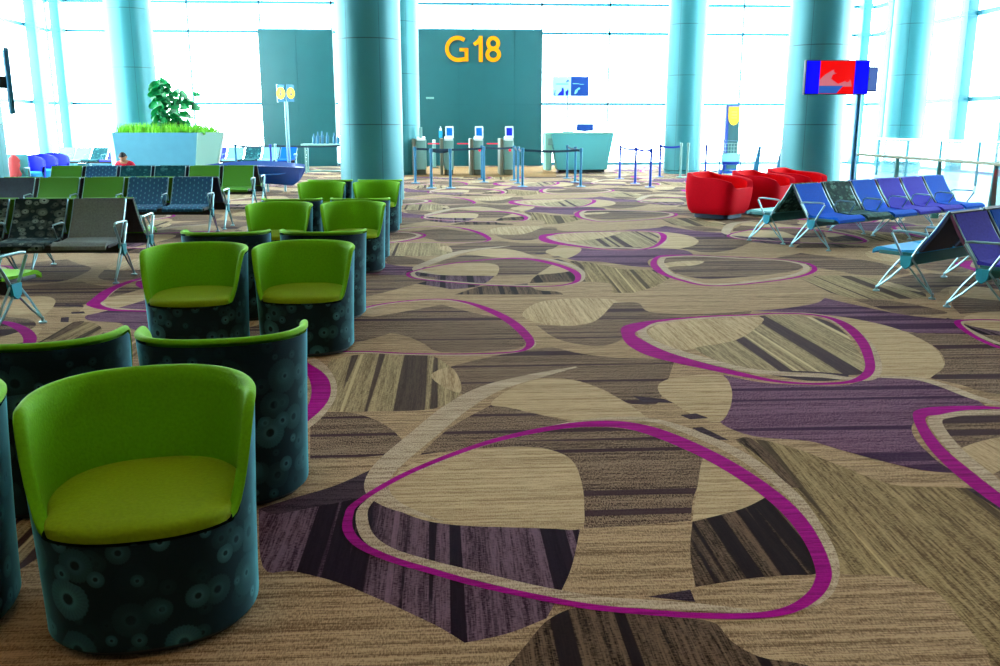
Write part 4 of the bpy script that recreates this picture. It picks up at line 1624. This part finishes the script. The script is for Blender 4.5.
# ------------------------------------------------------------------ yellow disc sign on a pole
w = G(290, 180)
YD = w.y
sp = empty('disc_signpost', (w.x, YD, 0.02), 0, label='slim signpost with two yellow discs before the left teal panel', cat='sign')
zc = V(290, 94, YD).z
part('pole', M['chrome'], sp, lambda b: (b.tube([(-0.03, 0, 0), (-0.03, 0, zc)], 0.022, 10), b.tube([(0.03, 0, 0), (0.03, 0, zc)], 0.022, 10), b.lathe([(0.2, 0), (0.2, 0.015), (0.05, 0.03)], 20)))
for sx, rz in ((-1, R(-35)), (1, R(55))):
    cx = -0.12 if sx < 0 else 0.13
    wid = 0.27
    rot = Matrix.Rotation(rz, 4, 'Z')
    bd = part('sign_board', M['steelblue'], sp, lambda b: b.box((cx, 0, zc), (wid, 0.03, 0.46), 0.006, rot=rot))
    nrm = rot @ Vector((0, -1, 0))

    def disc(b):
        c = Vector((cx, 0, zc)) + nrm * 0.016
        b.tube([c, c + nrm * 0.008], 0.165 if sx < 0 else 0.155, 24)
    # disc clipped to board width: squash across
    dd = part('disc', M['signyellow'], bd, disc)

    def glyph(b):
        c = Vector((cx, 0, zc)) + nrm * 0.027
        b.box(c + Vector((0, 0, 0.02)), (0.05, 0.004, 0.16), 0.0, rot=rot)
        b.box(c + Vector((0, 0, -0.03)), (0.11, 0.004, 0.03), 0.0, rot=rot)
    part('glyph', M['gatedark'], dd, glyph)
    if sx < 0:
        e = Vector((cx, 0, zc)) + rot @ Vector((-wid / 2 - .012, 0, 0))
        part('lit_edge', M['white'], bd, lambda b: b.box(e, (0.03, 0.04, 0.49), 0.004, rot=rot))  # white strip along the left board's outer edge

# glass-topped table before the left panel
w = G(306, 174)
w2 = G(344, 174)
tb = empty('glass_table', ((w.x + w2.x) / 2, w.y, 0.02), 0, label='pale table with bottles and low glass before the left teal panel', cat='table')
tw = w2.x - w.x
part('tabletop', M['counterlite'], tb, lambda b: b.box((0, 0.3, 0.90), (tw + .25, 0.6, 0.05), 0.01))
for sx in (-1, 1):
    for sy in (0.05, 0.55):
        part('leg', M['gate'], tb, lambda b: b.box((sx * tw / 2, sy, 0.44), (0.05, 0.05, 0.88), 0.006))
part('screen_glass', M['railglass'], tb, lambda b: b.box((0, 0.02, 0.46), (tw - .06, 0.012, 0.74)))
part('foot_rail', M['gate'], tb, lambda b: b.box((0, 0.3, 0.05), (tw, 0.05, 0.05), 0.006))
for k, (dx, hh) in enumerate(((-0.35, 0.32), (-.22, 0.38), (-0.08, 0.40), (0.08, 0.36), (0.30, 0.34), (0.42, 0.30))):
    b = MB()
    b.lathe([(0.045, 0), (0.048, 0.02), (0.048, hh * .6), (0.02, hh * .75), (0.016, hh), (0.0, hh)], 14, capt=False)
    o = b.build('bottle', M['steelblue'])
    o.location = ((w.x + w2.x) / 2 + dx, w.y + .3, 0.945)
    tag(o, 'blue bottle on the pale table before the left teal panel', 'bottle', 'bottles on the pale table')


# ------------------------------------------------------------------ totem and slim blades, trolley
def totem(px, py_base, py_top, wpx, label):
    w = G(px, py_base)
    h = V(px, py_top, w.y).z
    W_ = wpx / FPX * w.y
    r = empty('totem_sign', (w.x, w.y, 0.02), R(8), label=label, cat='sign')
    part('body', M['posterblue'], r, lambda b: b.box((0, 0, h / 2), (W_, 0.16, h), 0.02))
    part('side_strip', M['royalpost'], r, lambda b: b.box((-W_ / 2 - .01, 0, h / 2), (0.04, 0.17, h), 0.01))
    part('front_panel', M['tealwall'], r, lambda b: b.box((0.02, -0.085, h * .52), (W_ * .86, 0.012, h * .9)))

    def shield(b):
        s = W_ * .46
        pts_ = [(-s, h - .06), (s, h - .06), (s, h - .32)]
        for i in range(7):
            a = -PI * i / 6
            pts_.append((s * math.cos(a), h - .36 + .27 * math.sin(a)))
        b.prism([(x, z) for x, z in pts_], 'y', -0.105, -0.092)
    sh = part('emblem', M['signyellow'], r, shield, 'yellow shield shaped emblem')
    part('glyph', M['gatedark'], sh, lambda b: [b.box((0, -0.107, h - .22 - .09 * i), (W_ * .4, 0.006, 0.025)) for i in range(3)])


totem(729.5, 174, 105.5, 13, 'blue totem with a yellow shield emblem behind the luggage trolley')
w = G(724, 177)
tr = empty('luggage_trolley', (w.x + .1, w.y - .2, 0.02), R(0), label='luggage trolley with basket and advert plate under the totem', cat='trolley')
part('frame', M['steelblue'], tr, lambda b: (b.tube([(-.32, 0, .10), (-.32, 0, 1.05), (.32, 0, 1.05), (.32, 0, .10)], .022, 8), b.tube([(-.32, 0, .16), (-.28, .9, .14), (.28, .9, .14), (.32, 0, .16)], .02, 8), b.tube([(-.32, 0, .6), (.32, 0, .6)], .015, 8), b.tube([(.32, .0, 1.05), (.9, .5, 1.0), (.9, .5, .15)], .015, 8)))


def basket(b):
    for i in range(7):
        x = -.26 + .52 * i / 6
        b.tube([(x, -.02, .62), (x, -.02, .98)], .008, 6)
        b.tube([(x, -.02, .98), (x, -.22, .98)], .008, 6)
    for z in (.68, .78, .88, .98):
        b.tube([(-.27, -.02, z), (.27, -.02, z)], .008, 6)


part('basket', M['gate'], tr, basket)
ad = part('advert_plate', M['postertext'], tr, lambda b: b.box((0, -.05, .52), (.56, .03, .34), .03))
part('advert_band', M['royalpost'], ad, lambda b: b.box((0, -.068, .40), (.50, .012, .09), .004))
for sx in (-1, 0, 1):
    part('wheel', M['royalpost'], tr, lambda b: b.tube([(sx * .28 - .025, .05 if sx else .9, .09), (sx * .28 + .025, .05 if sx else .9, .09)], .09, 18))
for px, lab in ((754.5, 'slim blue blade sign left of the large display column'), (777, 'slim blue blade sign touching the large display column')):
    w = G(px - 1, 181)
    b = MB()
    h = V(px + 2, 147, w.y).z
    b.prism([(-0.09, 0), (0.09, 0), (0.15, h), (0.10, h)], 'y', -0.05, 0.05)
    b.box((0, 0, 0.015), (0.34, 0.3, 0.03), 0.006)
    o = b.build('blade_sign', M['steelblue'])
    o.location = (w.x, w.y, 0.02)
    tag(o, lab, 'sign')

# ------------------------------------------------------------------ display screen on a pole
YT = 16.4
t0, t1 = V(806.5, 62, YT), V(866, 95, YT)
tw_, th_ = (t1.x - t0.x), (t0.z - t1.z)
tcx, tcz = (t0.x + t1.x) / 2, (t0.z + t1.z) / 2
pole_x = V(857, 120, YT + .12).x
tv = empty('display_stand', (pole_x, YT + .12, 0.02), 0, label='wide display screen with red picture on a tall blue pole', cat='screen')
part('pole', M['steelblue'], tv, lambda b: (b.tube([(0, 0, 0), (0, 0, tcz)], 0.045, 14), b.lathe([(0.3, 0), (0.3, 0.02), (0.06, 0.05)], 24)))
dx = tcx - pole_x
hs = part('screen_housing', M['navy'], tv, lambda b: b.box((dx, -0.10, tcz), (tw_ + .03, 0.10, th_ + .03), 0.012))


def scr_part(name, m, u0, u1, v0, v1, y):
    part(name, m, hs, lambda b: b.box((dx - tw_ / 2 + tw_ * (u0 + u1) / 2, y, tcz + th_ / 2 - th_ * (v0 + v1) / 2), (tw_ * (u1 - u0), 0.004, th_ * (v1 - v0))))


scr_part('blue_side', M['tvblue'], 0, .215, 0, 1, -0.153)
scr_part('blue_side', M['tvblue'], .775, 1, 0, 1, -0.153)
scr_part('picture', M['tvred'], .215, .775, 0, 1, -0.153)


def pic(b, pts_, y):
    b.prism([(dx - tw_ / 2 + tw_ * u, tcz + th_ / 2 - th_ * v) for u, v in pts_], 'y', y, y + .003)


part('picture_shape', M['tvpink'], hs, lambda b: (pic(b, [(.215, .58), (.30, .42), (.40, .30), (.46, .25), (.50, .30), (.48, .38), (.42, .42), (.40, .55), (.52, .70), (.62, .62), (.68, .50), (.72, .60), (.74, .78), (.215, .78)], -0.160)), 'pale pink shapes in the picture')
part('picture_water', M['tvwater'], hs, lambda b: (pic(b, [(.215, .76), (.60, .76), (.50, .99), (.215, .99)], -0.165)), 'blue water in the picture')
part('picture_dot', M['tvred'], hs, lambda b: (pic(b, [(.47 + .035 * math.cos(k * PI / 6), .30 + .07 * math.sin(k * PI / 6)) for k in range(12)], -0.165), pic(b, [(.66 + .04 * math.cos(k * PI / 6), .57 + .08 * math.sin(k * PI / 6)) for k in range(12)], -0.165)))
YT2 = 16.9
q0, q1 = V(862, 68, YT2), V(875.5, 93, YT2)
hs2 = part('rear_screen_housing', M['navy'], tv, lambda b: (b.box(((q0.x + q1.x) / 2 - pole_x, YT2 - YT - .12, (q0.z + q1.z) / 2), (q1.x - q0.x, 0.08, q0.z - q1.z), 0.01), b.tube([(0, 0, tcz), ((q0.x + q1.x) / 2 - pole_x, YT2 - YT - .12, tcz)], 0.03, 8)), 'rear screen on the same pole, half hidden')
part('rear_picture', M['tvdull'], hs2, lambda b: b.box(((q0.x + q1.x) / 2 - pole_x, YT2 - YT - .165, (q0.z + q1.z) / 2), (q1.x - q0.x - .04, 0.004, q0.z - q1.z - .05)), 'dim violet picture')
# side-on monitor on the left edge column
YM = 16.6
m0 = V(5, 50, YM)
m1 = V(5, 114, YM)
sm = empty('wall_screen', (m0.x, YM, (m0.z + m1.z) / 2), -math.atan2(m0.x, YM) + R(1.5), label='thin screen seen edge on at the left edge of the photo', cat='screen')
part('housing', M['steelblue'], sm, lambda b: b.box((0, 0, 0), (0.07, 1.2, m0.z - m1.z), 0.01))
part('bracket', M['black'], sm, lambda b: b.box((-0.12, 0.0, 0), (0.22, 0.2, 0.2), 0.01))

# ------------------------------------------------------------------ glass railing at the right
ra, rb = G(855, 155, 0.94), G(1010, 166, 0.94)
ra.z = rb.z = 0
rb = ra + (rb - ra) * 1.25
rl = empty('glass_railing', ra, math.atan2((rb - ra).y, (rb - ra).x), label='glass railing with beige handrail behind the diagonal benches', cat='railing')
L = (rb - ra).length
part('handrail', M['rail'], rl, lambda b: b.box((L / 2, 0, 0.955), (L, 0.09, 0.05), 0.018))
posts = [0.0]
for px, py in ((892, 158), (934, 161), (981, 165)):
    w = G(px, py, 0.94)
    posts.append((Vector((w.x, w.y, 0)) - ra).length)
posts.append(posts[-1] + 1.5)
for d in posts:
    if d < L:
        part('post', M['railpost'], rl, lambda b: b.prism([(-0.045, 0.0), (0.075, 0.0), (0.035, 0.93), (-0.02, 0.93)], 'x', d - 0.02, d + 0.02))
for d0, d1 in zip(posts, posts[1:]):
    if d1 <= L + .5:
        part('glass_panel', M['railglass'], rl, lambda b: b.box(((d0 + d1) / 2, -0.03, 0.48), (d1 - d0 - .06, 0.012, 0.80)))
# low white parapet further out
w0, w1 = G(862, 163, 0.0), Vector((13.2, 13.5, 0))
pb = empty('glass_parapet', (13.4, 21.5, 0.024), PI / 2, label='pale glass parapet beyond the railing at the right', cat='railing')
part('parapet_top', M['white'], pb, lambda b: b.box((0, 0, 1.10), (13, 0.08, 0.05), 0.01))
for i in range(8):
    part('post', M['pillar'], pb, lambda b: b.box((-6.3 + 1.8 * i, 0, 0.54), (0.05, 0.06, 1.08), 0.006))
    if i < 7:
        part('glass_panel', M['railglass'], pb, lambda b: b.box((-5.4 + 1.8 * i, 0, 0.56), (1.7, 0.012, 0.98)))

# ------------------------------------------------------------------ planter, grass, leafy plant
YPn = 23.6
p0, p1, p2 = V(112, 134, YPn), V(197, 133.5, YPn), V(223.5, 133, YPn + 1.1)
zt = p1.z
pn = empty('planter', (p0.x, YPn, 0.02), 0, label='large pale blue angular planter holding grass and a leafy plant', cat='planter')
wx, wx2 = p1.x - p0.x, p2.x - p0.x


def pbody(b):
    top = [(0, 0), (wx, 0), (wx2, 1.1), (wx2 - .3, 2.2), (0.3, 2.3), (-.5, 1.2)]
    cx, cy = wx / 2, 1.1
    bot = [(cx + (x - cx) * (.78 if x > cx else .99), cy + (y - cy) * .78) for x, y in top]
    T = [b.v((x, y, zt)) for x, y in top]
    B = [b.v((x, y, 0)) for x, y in bot]
    T2 = [b.v((cx + (x - cx) * .95, cy + (y - cy) * .95, zt)) for x, y in top]
    T3 = [b.v((cx + (x - cx) * .95, cy + (y - cy) * .95, zt - .12)) for x, y in top]
    n_ = len(T)
    for k in range(n_):
        j = (k + 1) % n_
        b.face([B[k], B[j], T[j], T[k]])
        b.face([T[k], T[j], T2[j], T2[k]])
        b.face([T2[k], T2[j], T3[j], T3[k]])
    b.face(list(reversed(B)))


part('body', M['planter'], pn, pbody, smooth=False)


def pedge(b):
    cx, cy = wx / 2, 1.1
    tp = Vector((wx2, 1.1, zt))
    bt = Vector((cx + (wx2 - cx) * .78, cy, 0))
    b.tube([bt + Vector((.01, -.02, 0)), tp + Vector((.01, -.02, 0))], 0.035, 4)


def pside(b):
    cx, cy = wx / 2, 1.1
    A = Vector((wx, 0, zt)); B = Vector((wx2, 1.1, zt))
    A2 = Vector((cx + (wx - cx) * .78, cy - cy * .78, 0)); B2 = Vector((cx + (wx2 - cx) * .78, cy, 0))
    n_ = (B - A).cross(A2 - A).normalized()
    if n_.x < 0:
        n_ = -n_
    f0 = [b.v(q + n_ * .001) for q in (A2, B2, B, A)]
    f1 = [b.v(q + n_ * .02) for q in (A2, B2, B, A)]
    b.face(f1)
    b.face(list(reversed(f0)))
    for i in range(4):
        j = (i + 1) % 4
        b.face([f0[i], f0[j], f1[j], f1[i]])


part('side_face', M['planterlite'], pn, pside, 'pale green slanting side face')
part('edge_strip', M['white'], pn, pedge, 'pale green slanting edge strip')


def psoil(b):
    cx, cy = wx / 2, 1.1
    top = [(0, 0), (wx, 0), (wx2, 1.1), (wx2 - .3, 2.2), (0.3, 2.3), (-.5, 1.2)]
    vs = [b.v((cx + (x - cx) * .95, cy + (y - cy) * .95, zt - .05)) for x, y in top]
    b.face(vs)


part('soil', M['soil'], pn, psoil)
b = MB()
for i in range(2600):
    x = random.uniform(-.1, wx2 - .25)
    y = random.uniform(0.1, 1.9)
    if x < 0.1 and y < .4 or x > wx and y < (x - wx) * 1.5:
        continue
    h = random.uniform(0.14, 0.33) * (1 if x < wx2 - .5 else .8)
    a = random.uniform(0, PI)
    l = random.uniform(-.07, .07)
    w_ = 0.016
    c, s = math.cos(a) * w_, math.sin(a) * w_
    z0 = zt - .05
    b.face([b.v((x - c, y - s, z0)), b.v((x + c, y + s, z0)), b.v((x + l, y + l * .5, z0 + h))])
go = b.build('ornamental_grass', M['grass'], smooth=False, recalc=False)
go.location = (p0.x, YPn, 0.02)
tag(go, 'bright green grass filling the top of the planter', 'grass', kind='stuff')
pc = V(170, 131, YPn + .9)
pt = empty('leafy_plant', (pc.x, YPn + .9, zt - .04), 0, label='tall broad leaved plant growing out of the planter grass', cat='plant')
stems = []


def stemf(pts_):
    return lambda b: b.tube(pts_, [0.022 - 0.014 * i / (len(pts_) - 1) for i in range(len(pts_))], 8)


SP = [[(-.15, 0, 0), (-.25, 0, .4), (-.22, 0, .85), (-.18, 0, 1.25)], [(.02, 0, 0), (.0, .05, .4), (-.08, .05, .9), (-.12, 0, 1.35)], [(.15, 0, 0), (.25, 0, .4), (.33, 0, .75), (.30, .05, 1.02)], [(.2, 0, 0), (.45, .05, .3), (.6, 0, .7), (.72, 0, 1.05)]]
for s in SP:
    part('stem', M['stem'], pt, stemf(s))


def leaf(b, base, d, L_, W_):
    d = d.normalized()
    side = d.cross(Vector((random.uniform(-.5, .5), -1, random.uniform(-.3, .3)))).normalized()
    up = side.cross(d).normalized()
    n_ = 6
    rows = []
    for i in range(n_ + 1):
        t = i / n_
        wd = W_ * (math.sin(PI * min(1, t * 1.0) ** 1.15) ** .7) * (0.7 + .5 * t)
        c = base + d * (L_ * t) - Vector((0, 0, 1)) * L_ * .35 * t * t
        rows.append([c + side * wd * .5 + up * .03 * W_ * 4, c - up * .0, c - side * wd * .5 + up * .03 * W_ * 4])
    b.grid(rows)


def leaves(b):
    for si, s in enumerate(SP[:3] + SP[3:]):
        cnt = (34, 30, 22, 8)[si]
        for k in range(cnt):
            t = 0.12 + 0.88 * (k + .5) / cnt if si < 3 else 0.2 + .8 * (k / cnt)
            f = t * (len(s) - 1)
            i = min(int(f), len(s) - 2)
            p = Vector(s[i]).lerp(Vector(s[i + 1]), f - i)
            a = k * 2.4 + si
            dr = Vector((math.cos(a), math.sin(a) * .8 - .1, random.uniform(.2, .9)))
            leaf(b, p, dr, random.uniform(.22, .36), random.uniform(.17, .27))


part('foliage', M['leaf'], pt, leaves, recalc=False)

# ------------------------------------------------------------------ blue moulded bench (boat shaped)
YBo = 21.6
bl = V(199, 165, YBo + .3).x
br = V(304, 164, YBo).x
bo = empty('moulded_bench', ((bl + br) / 2, YBo, 0.02), R(0), label='long boat shaped blue moulded bench behind the green seats', cat='bench')
LB = br - bl


def hull(b):
    rows = []
    n_ = 28
    zt_, zb_ = 0.66, 0.16
    for i in range(n_ + 1):
        t = i / n_
        x = -LB / 2 + LB * t
        hw = 0.62 * (math.sin(PI * (0.03 + 0.94 * t) ** 0.75) ** 0.6)
        top = 0.60 + 0.08 * math.sin(PI * t) - 0.03 * (1 - t)
        rise = (0.30 * (1 - t) ** 1.6) if t < .9 else 0.0
        bot = 0.14 + rise
        if t > .93:
            bot += (t - .93) * 1.5
        xb = x - (0.12 * max(0, (t - .8) / .2))
        r = [(xb, hw * .55, bot), (x, hw, (top + bot) / 2 + .04), (x, hw, top), (x, hw * .9, top + .01), (x, hw * .6, 0.42 if 0.1 < t < .9 else top - .05), (x, -hw * .55, 0.42 if 0.1 < t < .9 else top - .05),
             (x, -hw * .86, top - .06), (x, -hw, top - .06), (xb, -hw * .98, (top + bot) / 2 + .06), (xb, -hw * .92, (top + bot) / 2), (xb, -hw * .6, bot)]
        rows.append(r)
    vr = b.grid(rows, True)
    b.face(vr[0])
    b.face(list(reversed(vr[-1])))


part('hull', M['boat'], bo, hull, angle=50)
part('trim_line', M['boatlite'], bo, lambda b: b.tube([(-.25, -.625, .385), (.3, -.64, .40), (.75, -.60, .42), (LB / 2 - .35, -.5, .44)], [.012, .02, .016, .006], 6, flat=1), 'pale blue moulded highlight ridge')  # pale tube stands in for the highlight on the seat ledge
for x in (-.7, 0.5, 1.0):
    part('foot', M['chrome'], bo, lambda b: b.tube([(x * .8, -.1, 0), (x * .8, -.1, .2)], .025, 10))

# ------------------------------------------------------------------ far chairs at the left
def make_lounge(loc, rz, label, m_out, m_in):
    root = empty('lounge_chair', loc, rz, label=label, cat='armchair', group='blue lounge chairs at the far left')
    n_ = 24

    def sh(b):
        rows = []
        for j in range(7):
            t = j / 6
            r = []
            for k in range(n_ + 1):
                a = R(-120) + R(240) * k / n_
                top = 0.40 + 0.40 * max(0, math.cos(a * .62)) ** .8
                z = .16 + (top - .16) * t
                rr = .33 + .05 * t
                r.append((rr * math.sin(a), rr * math.cos(a), z))
            rows.append(r)
        for j in range(5):
            t = 1 - j / 4
            r = []
            for k in range(n_ + 1):
                a = R(-120) + R(240) * k / n_
                top = 0.40 + 0.40 * max(0, math.cos(a * .62)) ** .8
                z = .30 + (top - .30) * t
                rr = .28 + .05 * t
                r.append((rr * math.sin(a), rr * math.cos(a), z))
            rows.append(r)
        b.grid(rows)
    part('shell', m_out, root, sh, angle=60)
    part('seat', m_in, root, lambda b: b.lathe([(.30, .22), (.325, .30), (.32, .40), (.27, .43), (.02, .44)], 32))
    for a in (45, 135, 225, 315):
        part('leg', M['chrome'], root, lambda b: b.tube([(.22 * math.cos(R(a)), .22 * math.sin(R(a)), .2), (.27 * math.cos(R(a)), .27 * math.sin(R(a)), 0)], .014, 8))
    return root


for i, (px, Y, lab) in enumerate(((13, 21.5, 'leftmost blue lounge chair of the far left group'), (30, 22.3, 'second blue lounge chair of the far left group'), (43.5, 23.6, 'third blue lounge chair of the far left group'), (56, 24.6, 'rightmost blue lounge chair, nearest the pale beam bench'))):
    w = V(px, 180, Y)
    make_lounge((w.x, Y, 0.02), R(25), lab, M['royal'], M['skypad'])
w = V(12.5, 175, 19.6)
rc = empty('slatted_seat', (w.x, 19.6, 0.02), R(10), label='grey seat with armrests at the far left edge, red coat over it', cat='chair')
part('backrest', M['tealpad'], rc, lambda b: b.box((0, .25, .66), (.52, .05, .50), .02, rot=(R(-14), 0, 0)))
part('seat', M['tealpad'], rc, lambda b: b.box((0, 0, .42), (.52, .50, .06), .02))
for sx in (-1, 1):
    part('armrest', M['chrome'], rc, lambda b: b.tube([(sx * .28, -.2, .02), (sx * .28, -.18, .64), (sx * .28, .2, .62), (sx * .28, .2, .02)], .018, 8))


def coat(b):
    rows = []
    for j in range(9):
        t = j / 8
        z = .47 + .50 * t
        wd = (.17 - .03 * t) * (1 if t < .8 else 1 - (t - .8) * 3)
        rows.append([(wd * math.cos(2 * PI * k / 14) * (1 + .16 * math.sin(2 * PI * 3 * k / 14 + j * 1.3) + .10 * math.sin(j * 2.1)), .08 + .14 * t + (.10 - .05 * t) * math.sin(2 * PI * k / 14), z + .01 * math.sin(k * 2.0)) for k in range(14)])
    vr = b.grid(rows, True)
    b.face(list(reversed(vr[0])))
    b.face(vr[-1])


cb = MB()
coat(cb)
co = cb.build('coat', mat('faded red cloth', (0.65, 0.06, 0.06), 0.8), angle=60)
co.location = (w.x + .02, 19.6, 0.07)
co.scale = (.72, .8, .86)
co.rotation_euler = (0, 0, R(10))
tag(co, 'rumpled red coat slumped on the grey seat at the far left edge', 'coat')

# far beam benches beyond the planter
fb = 'far beam benches by the back windows'
PAL, TEA, ROY = ('palepad', 'palepad', 'mullion'), ('flower_teal', 'flower_teal', 'mullion'), ('royal', 'royal', 'navy')
w = V(113, 165, 31.5)
make_bench(4, [PAL, PAL, TEA, ROY], (w.x - .8, 31.5, 0.02), R(-14), 'pale, teal and royal blue seats left of the planter by the window', fb)
w = V(253, 165, 31.5)
make_bench(5, [ROY, PAL, TEA, PAL, BL], (w.x - .05, 31.5, 0.02), R(-10), 'pale, teal and blue seats right of the planter by the window', fb)

# ------------------------------------------------------------------ seated person in red
PY = 20.3
pw_ = V(125, 160, PY)
pe = empty('person', (pw_.x, PY, 0.02), 0, label='person with short black hair in a red shirt sitting hunched, looking down', cat='person')


def skinned(name, chain, m, parent, sub=1, rootv=0):
    """chain: list of (parent index or -1, position, radius)"""
    me = bpy.data.meshes.new(name)
    vs = [c[1] for c in chain]
    es = [(c[0], i) for i, c in enumerate(chain) if c[0] >= 0]
    me.from_pydata(vs, es, [])
    o = bpy.data.objects.new(name + '_tmp', me)
    C.objects.link(o)
    md = o.modifiers.new('s', 'SKIN')
    for i, c in enumerate(chain):
        r = c[2] if isinstance(c[2], tuple) else (c[2], c[2])
        me.skin_vertices[0].data[i].radius = r
        me.skin_vertices[0].data[i].use_root = (i == rootv)
    md.use_smooth_shade = True
    s2 = o.modifiers.new('u', 'SUBSURF')
    s2.levels = s2.render_levels = sub
    bpy.context.view_layer.update()
    dg = bpy.context.evaluated_depsgraph_get()
    nm = bpy.data.meshes.new_from_object(o.evaluated_get(dg))
    nm.name = name
    bpy.data.objects.remove(o)
    nm.materials.clear()
    nm.materials.append(m)
    q = bpy.data.objects.new(name, nm)
    C.objects.link(q)
    q.parent = parent
    return q


S = 0.86
body = [(-1, (0, .10, .44), (.13, .11)), (0, (0, .07, .56), (.12, .09)), (1, (0, .0, .70), (.13, .09)), (2, (0, -.05, .78), (.09, .07)), (3, (0, -.09, .83), .045),
        (0, (.09, .02, .44), .075), (5, (.12, -.34, .45), .055), (6, (.12, -.36, .08), .038), (7, (.12, -.46, .04), .035),
        (0, (-.09, .02, .44), .075), (9, (-.12, -.34, .45), .055), (10, (-.12, -.36, .08), .038), (11, (-.12, -.46, .04), .035),
        (3, (.16, -.03, .76), .045), (13, (.21, -.04, .56), .036), (14, (.08, -.26, .54), .027), (15, (.04, -.32, .56), .024),
        (3, (-.16, -.03, .76), .045), (17, (-.21, -.04, .56), .036), (18, (-.08, -.26, .54), .027), (19, (-.04, -.32, .56), .024)]
bi = len(body)
for side, hb in ((1, 16), (-1, 20)):
    for f_ in range(4):
        x = side * (.055 - .017 * f_)
        body.append((hb, (x, -.355, .575 + .004 * f_), .0085))
        body.append((len(body) - 1, (x - side * .012, -.375 + .004 * f_, .60), .0075))
    body.append((hb, (side * .065, -.325, .585), .009))
    body.append((len(body) - 1, (side * .05, -.34, .61), .008))
pe.scale = (.95, .95, .92)
bd_ = skinned('body', body, M['skin'], pe, 1, 0)
# head built separately shaped, joined as face detail onto the body
hd = MB()
hc = Vector((0, -.115, .905))
rows = []
for j in range(13):
    th = PI * j / 12
    r = []
    for k in range(24):
        a = 2 * PI * k / 24
        x, y, z = math.sin(th) * math.cos(a), math.sin(th) * math.sin(a), math.cos(th)
        sx = .078 * (1 - .22 * max(0, -z))
        v_ = Vector((x * sx, y * .092, z * .112))
        if y < -.8 and abs(x) < .3 and -.35 < z < .15:
            v_.y -= .02
        r.append(Matrix.Rotation(R(32), 4, 'X') @ v_ + hc)
    rows.append(r)
hd.grid(rows, True)
rt = Matrix.Rotation(R(32), 4, 'X')
for sx in (-1, 1):
    hd.lathe([(.004, -.022), (.018, -.012), (.02, .012), (.006, .026)], 8, tuple(hc + rt @ Vector((sx * .080, .0, -.005))))
ho_ = hd.build('head', M['skin'], pe, angle=80)
fx = MB()
for sx in (-1, 1):
    fx.lathe([(.001, -.008), (.011, 0), (.001, .008)], 8, tuple(hc + rt @ Vector((sx * .03, -.086, .008))))
fx.tube([hc + rt @ Vector((-.025, -.083, -.055)), hc + rt @ Vector((0, -.090, -.058)), hc + rt @ Vector((.025, -.083, -.055))], .005, 6)
fx.build('facial_features', M['maroon'], ho_)
hr = MB()
rows = []
for j in range(9):
    th = PI * .60 * j / 8
    r = []
    for k in range(24):
        a = 2 * PI * k / 24
        lim_ = 1.0 if math.sin(a) > -.2 else .62
        t2 = th * lim_
        x, y, z = math.sin(t2) * math.cos(a), math.sin(t2) * math.sin(a), math.cos(t2)
        r.append(rt @ Vector((x * .086, y * .101, z * .122)) + hc)
    rows.append(r)
hr.grid(rows, True)
hr.build('hair', M['hair'], ho_, angle=80)
skinned('shirt', [(-1, (0, .10, .47), (.145, .125)), (0, (0, .07, .57), (.135, .105)), (1, (0, .0, .70), (.142, .105)), (2, (0, -.05, .775), (.10, .08)), (3, (.165, -.03, .755), .058), (4, (.205, -.035, .64), .052), (3, (-.165, -.03, .755), .058), (6, (-.205, -.035, .64), .052)], M['shirt'], pe, 1, 0)
skinned('trousers', [(-1, (0, .10, .45), (.14, .10)), (0, (.09, .02, .45), .088), (1, (.12, -.34, .455), .066), (2, (.12, -.36, .14), .055), (0, (-.09, .02, .45), .088), (4, (-.12, -.34, .455), .066), (5, (-.12, -.36, .14), .055)], M['trouser'], pe, 1, 0)
b = MB()
b.box((pw_.x, PY + .12, 0.17), (1.6, 0.5, 0.30), 0.04)
o = b.build('low_bench', M['navygrey'])
tag(o, 'low padded bench hidden behind the seats where the person sits', 'bench')

# ------------------------------------------------------------------ ceiling lamps (warm downlights over the near seats)
for i, (lx, ly) in enumerate(LAMPS):
    b = MB()
    b.lathe([(0.66, 0.0), (0.70, -0.02), (0.70, 0.14), (0.60, 0.16)], 32, capb=False)
    o = b.build('trim_%d' % (20 + i), M['white'])
    o.location = (lx, ly, CEIL - 0.15)
    tag(o, kind='structure')
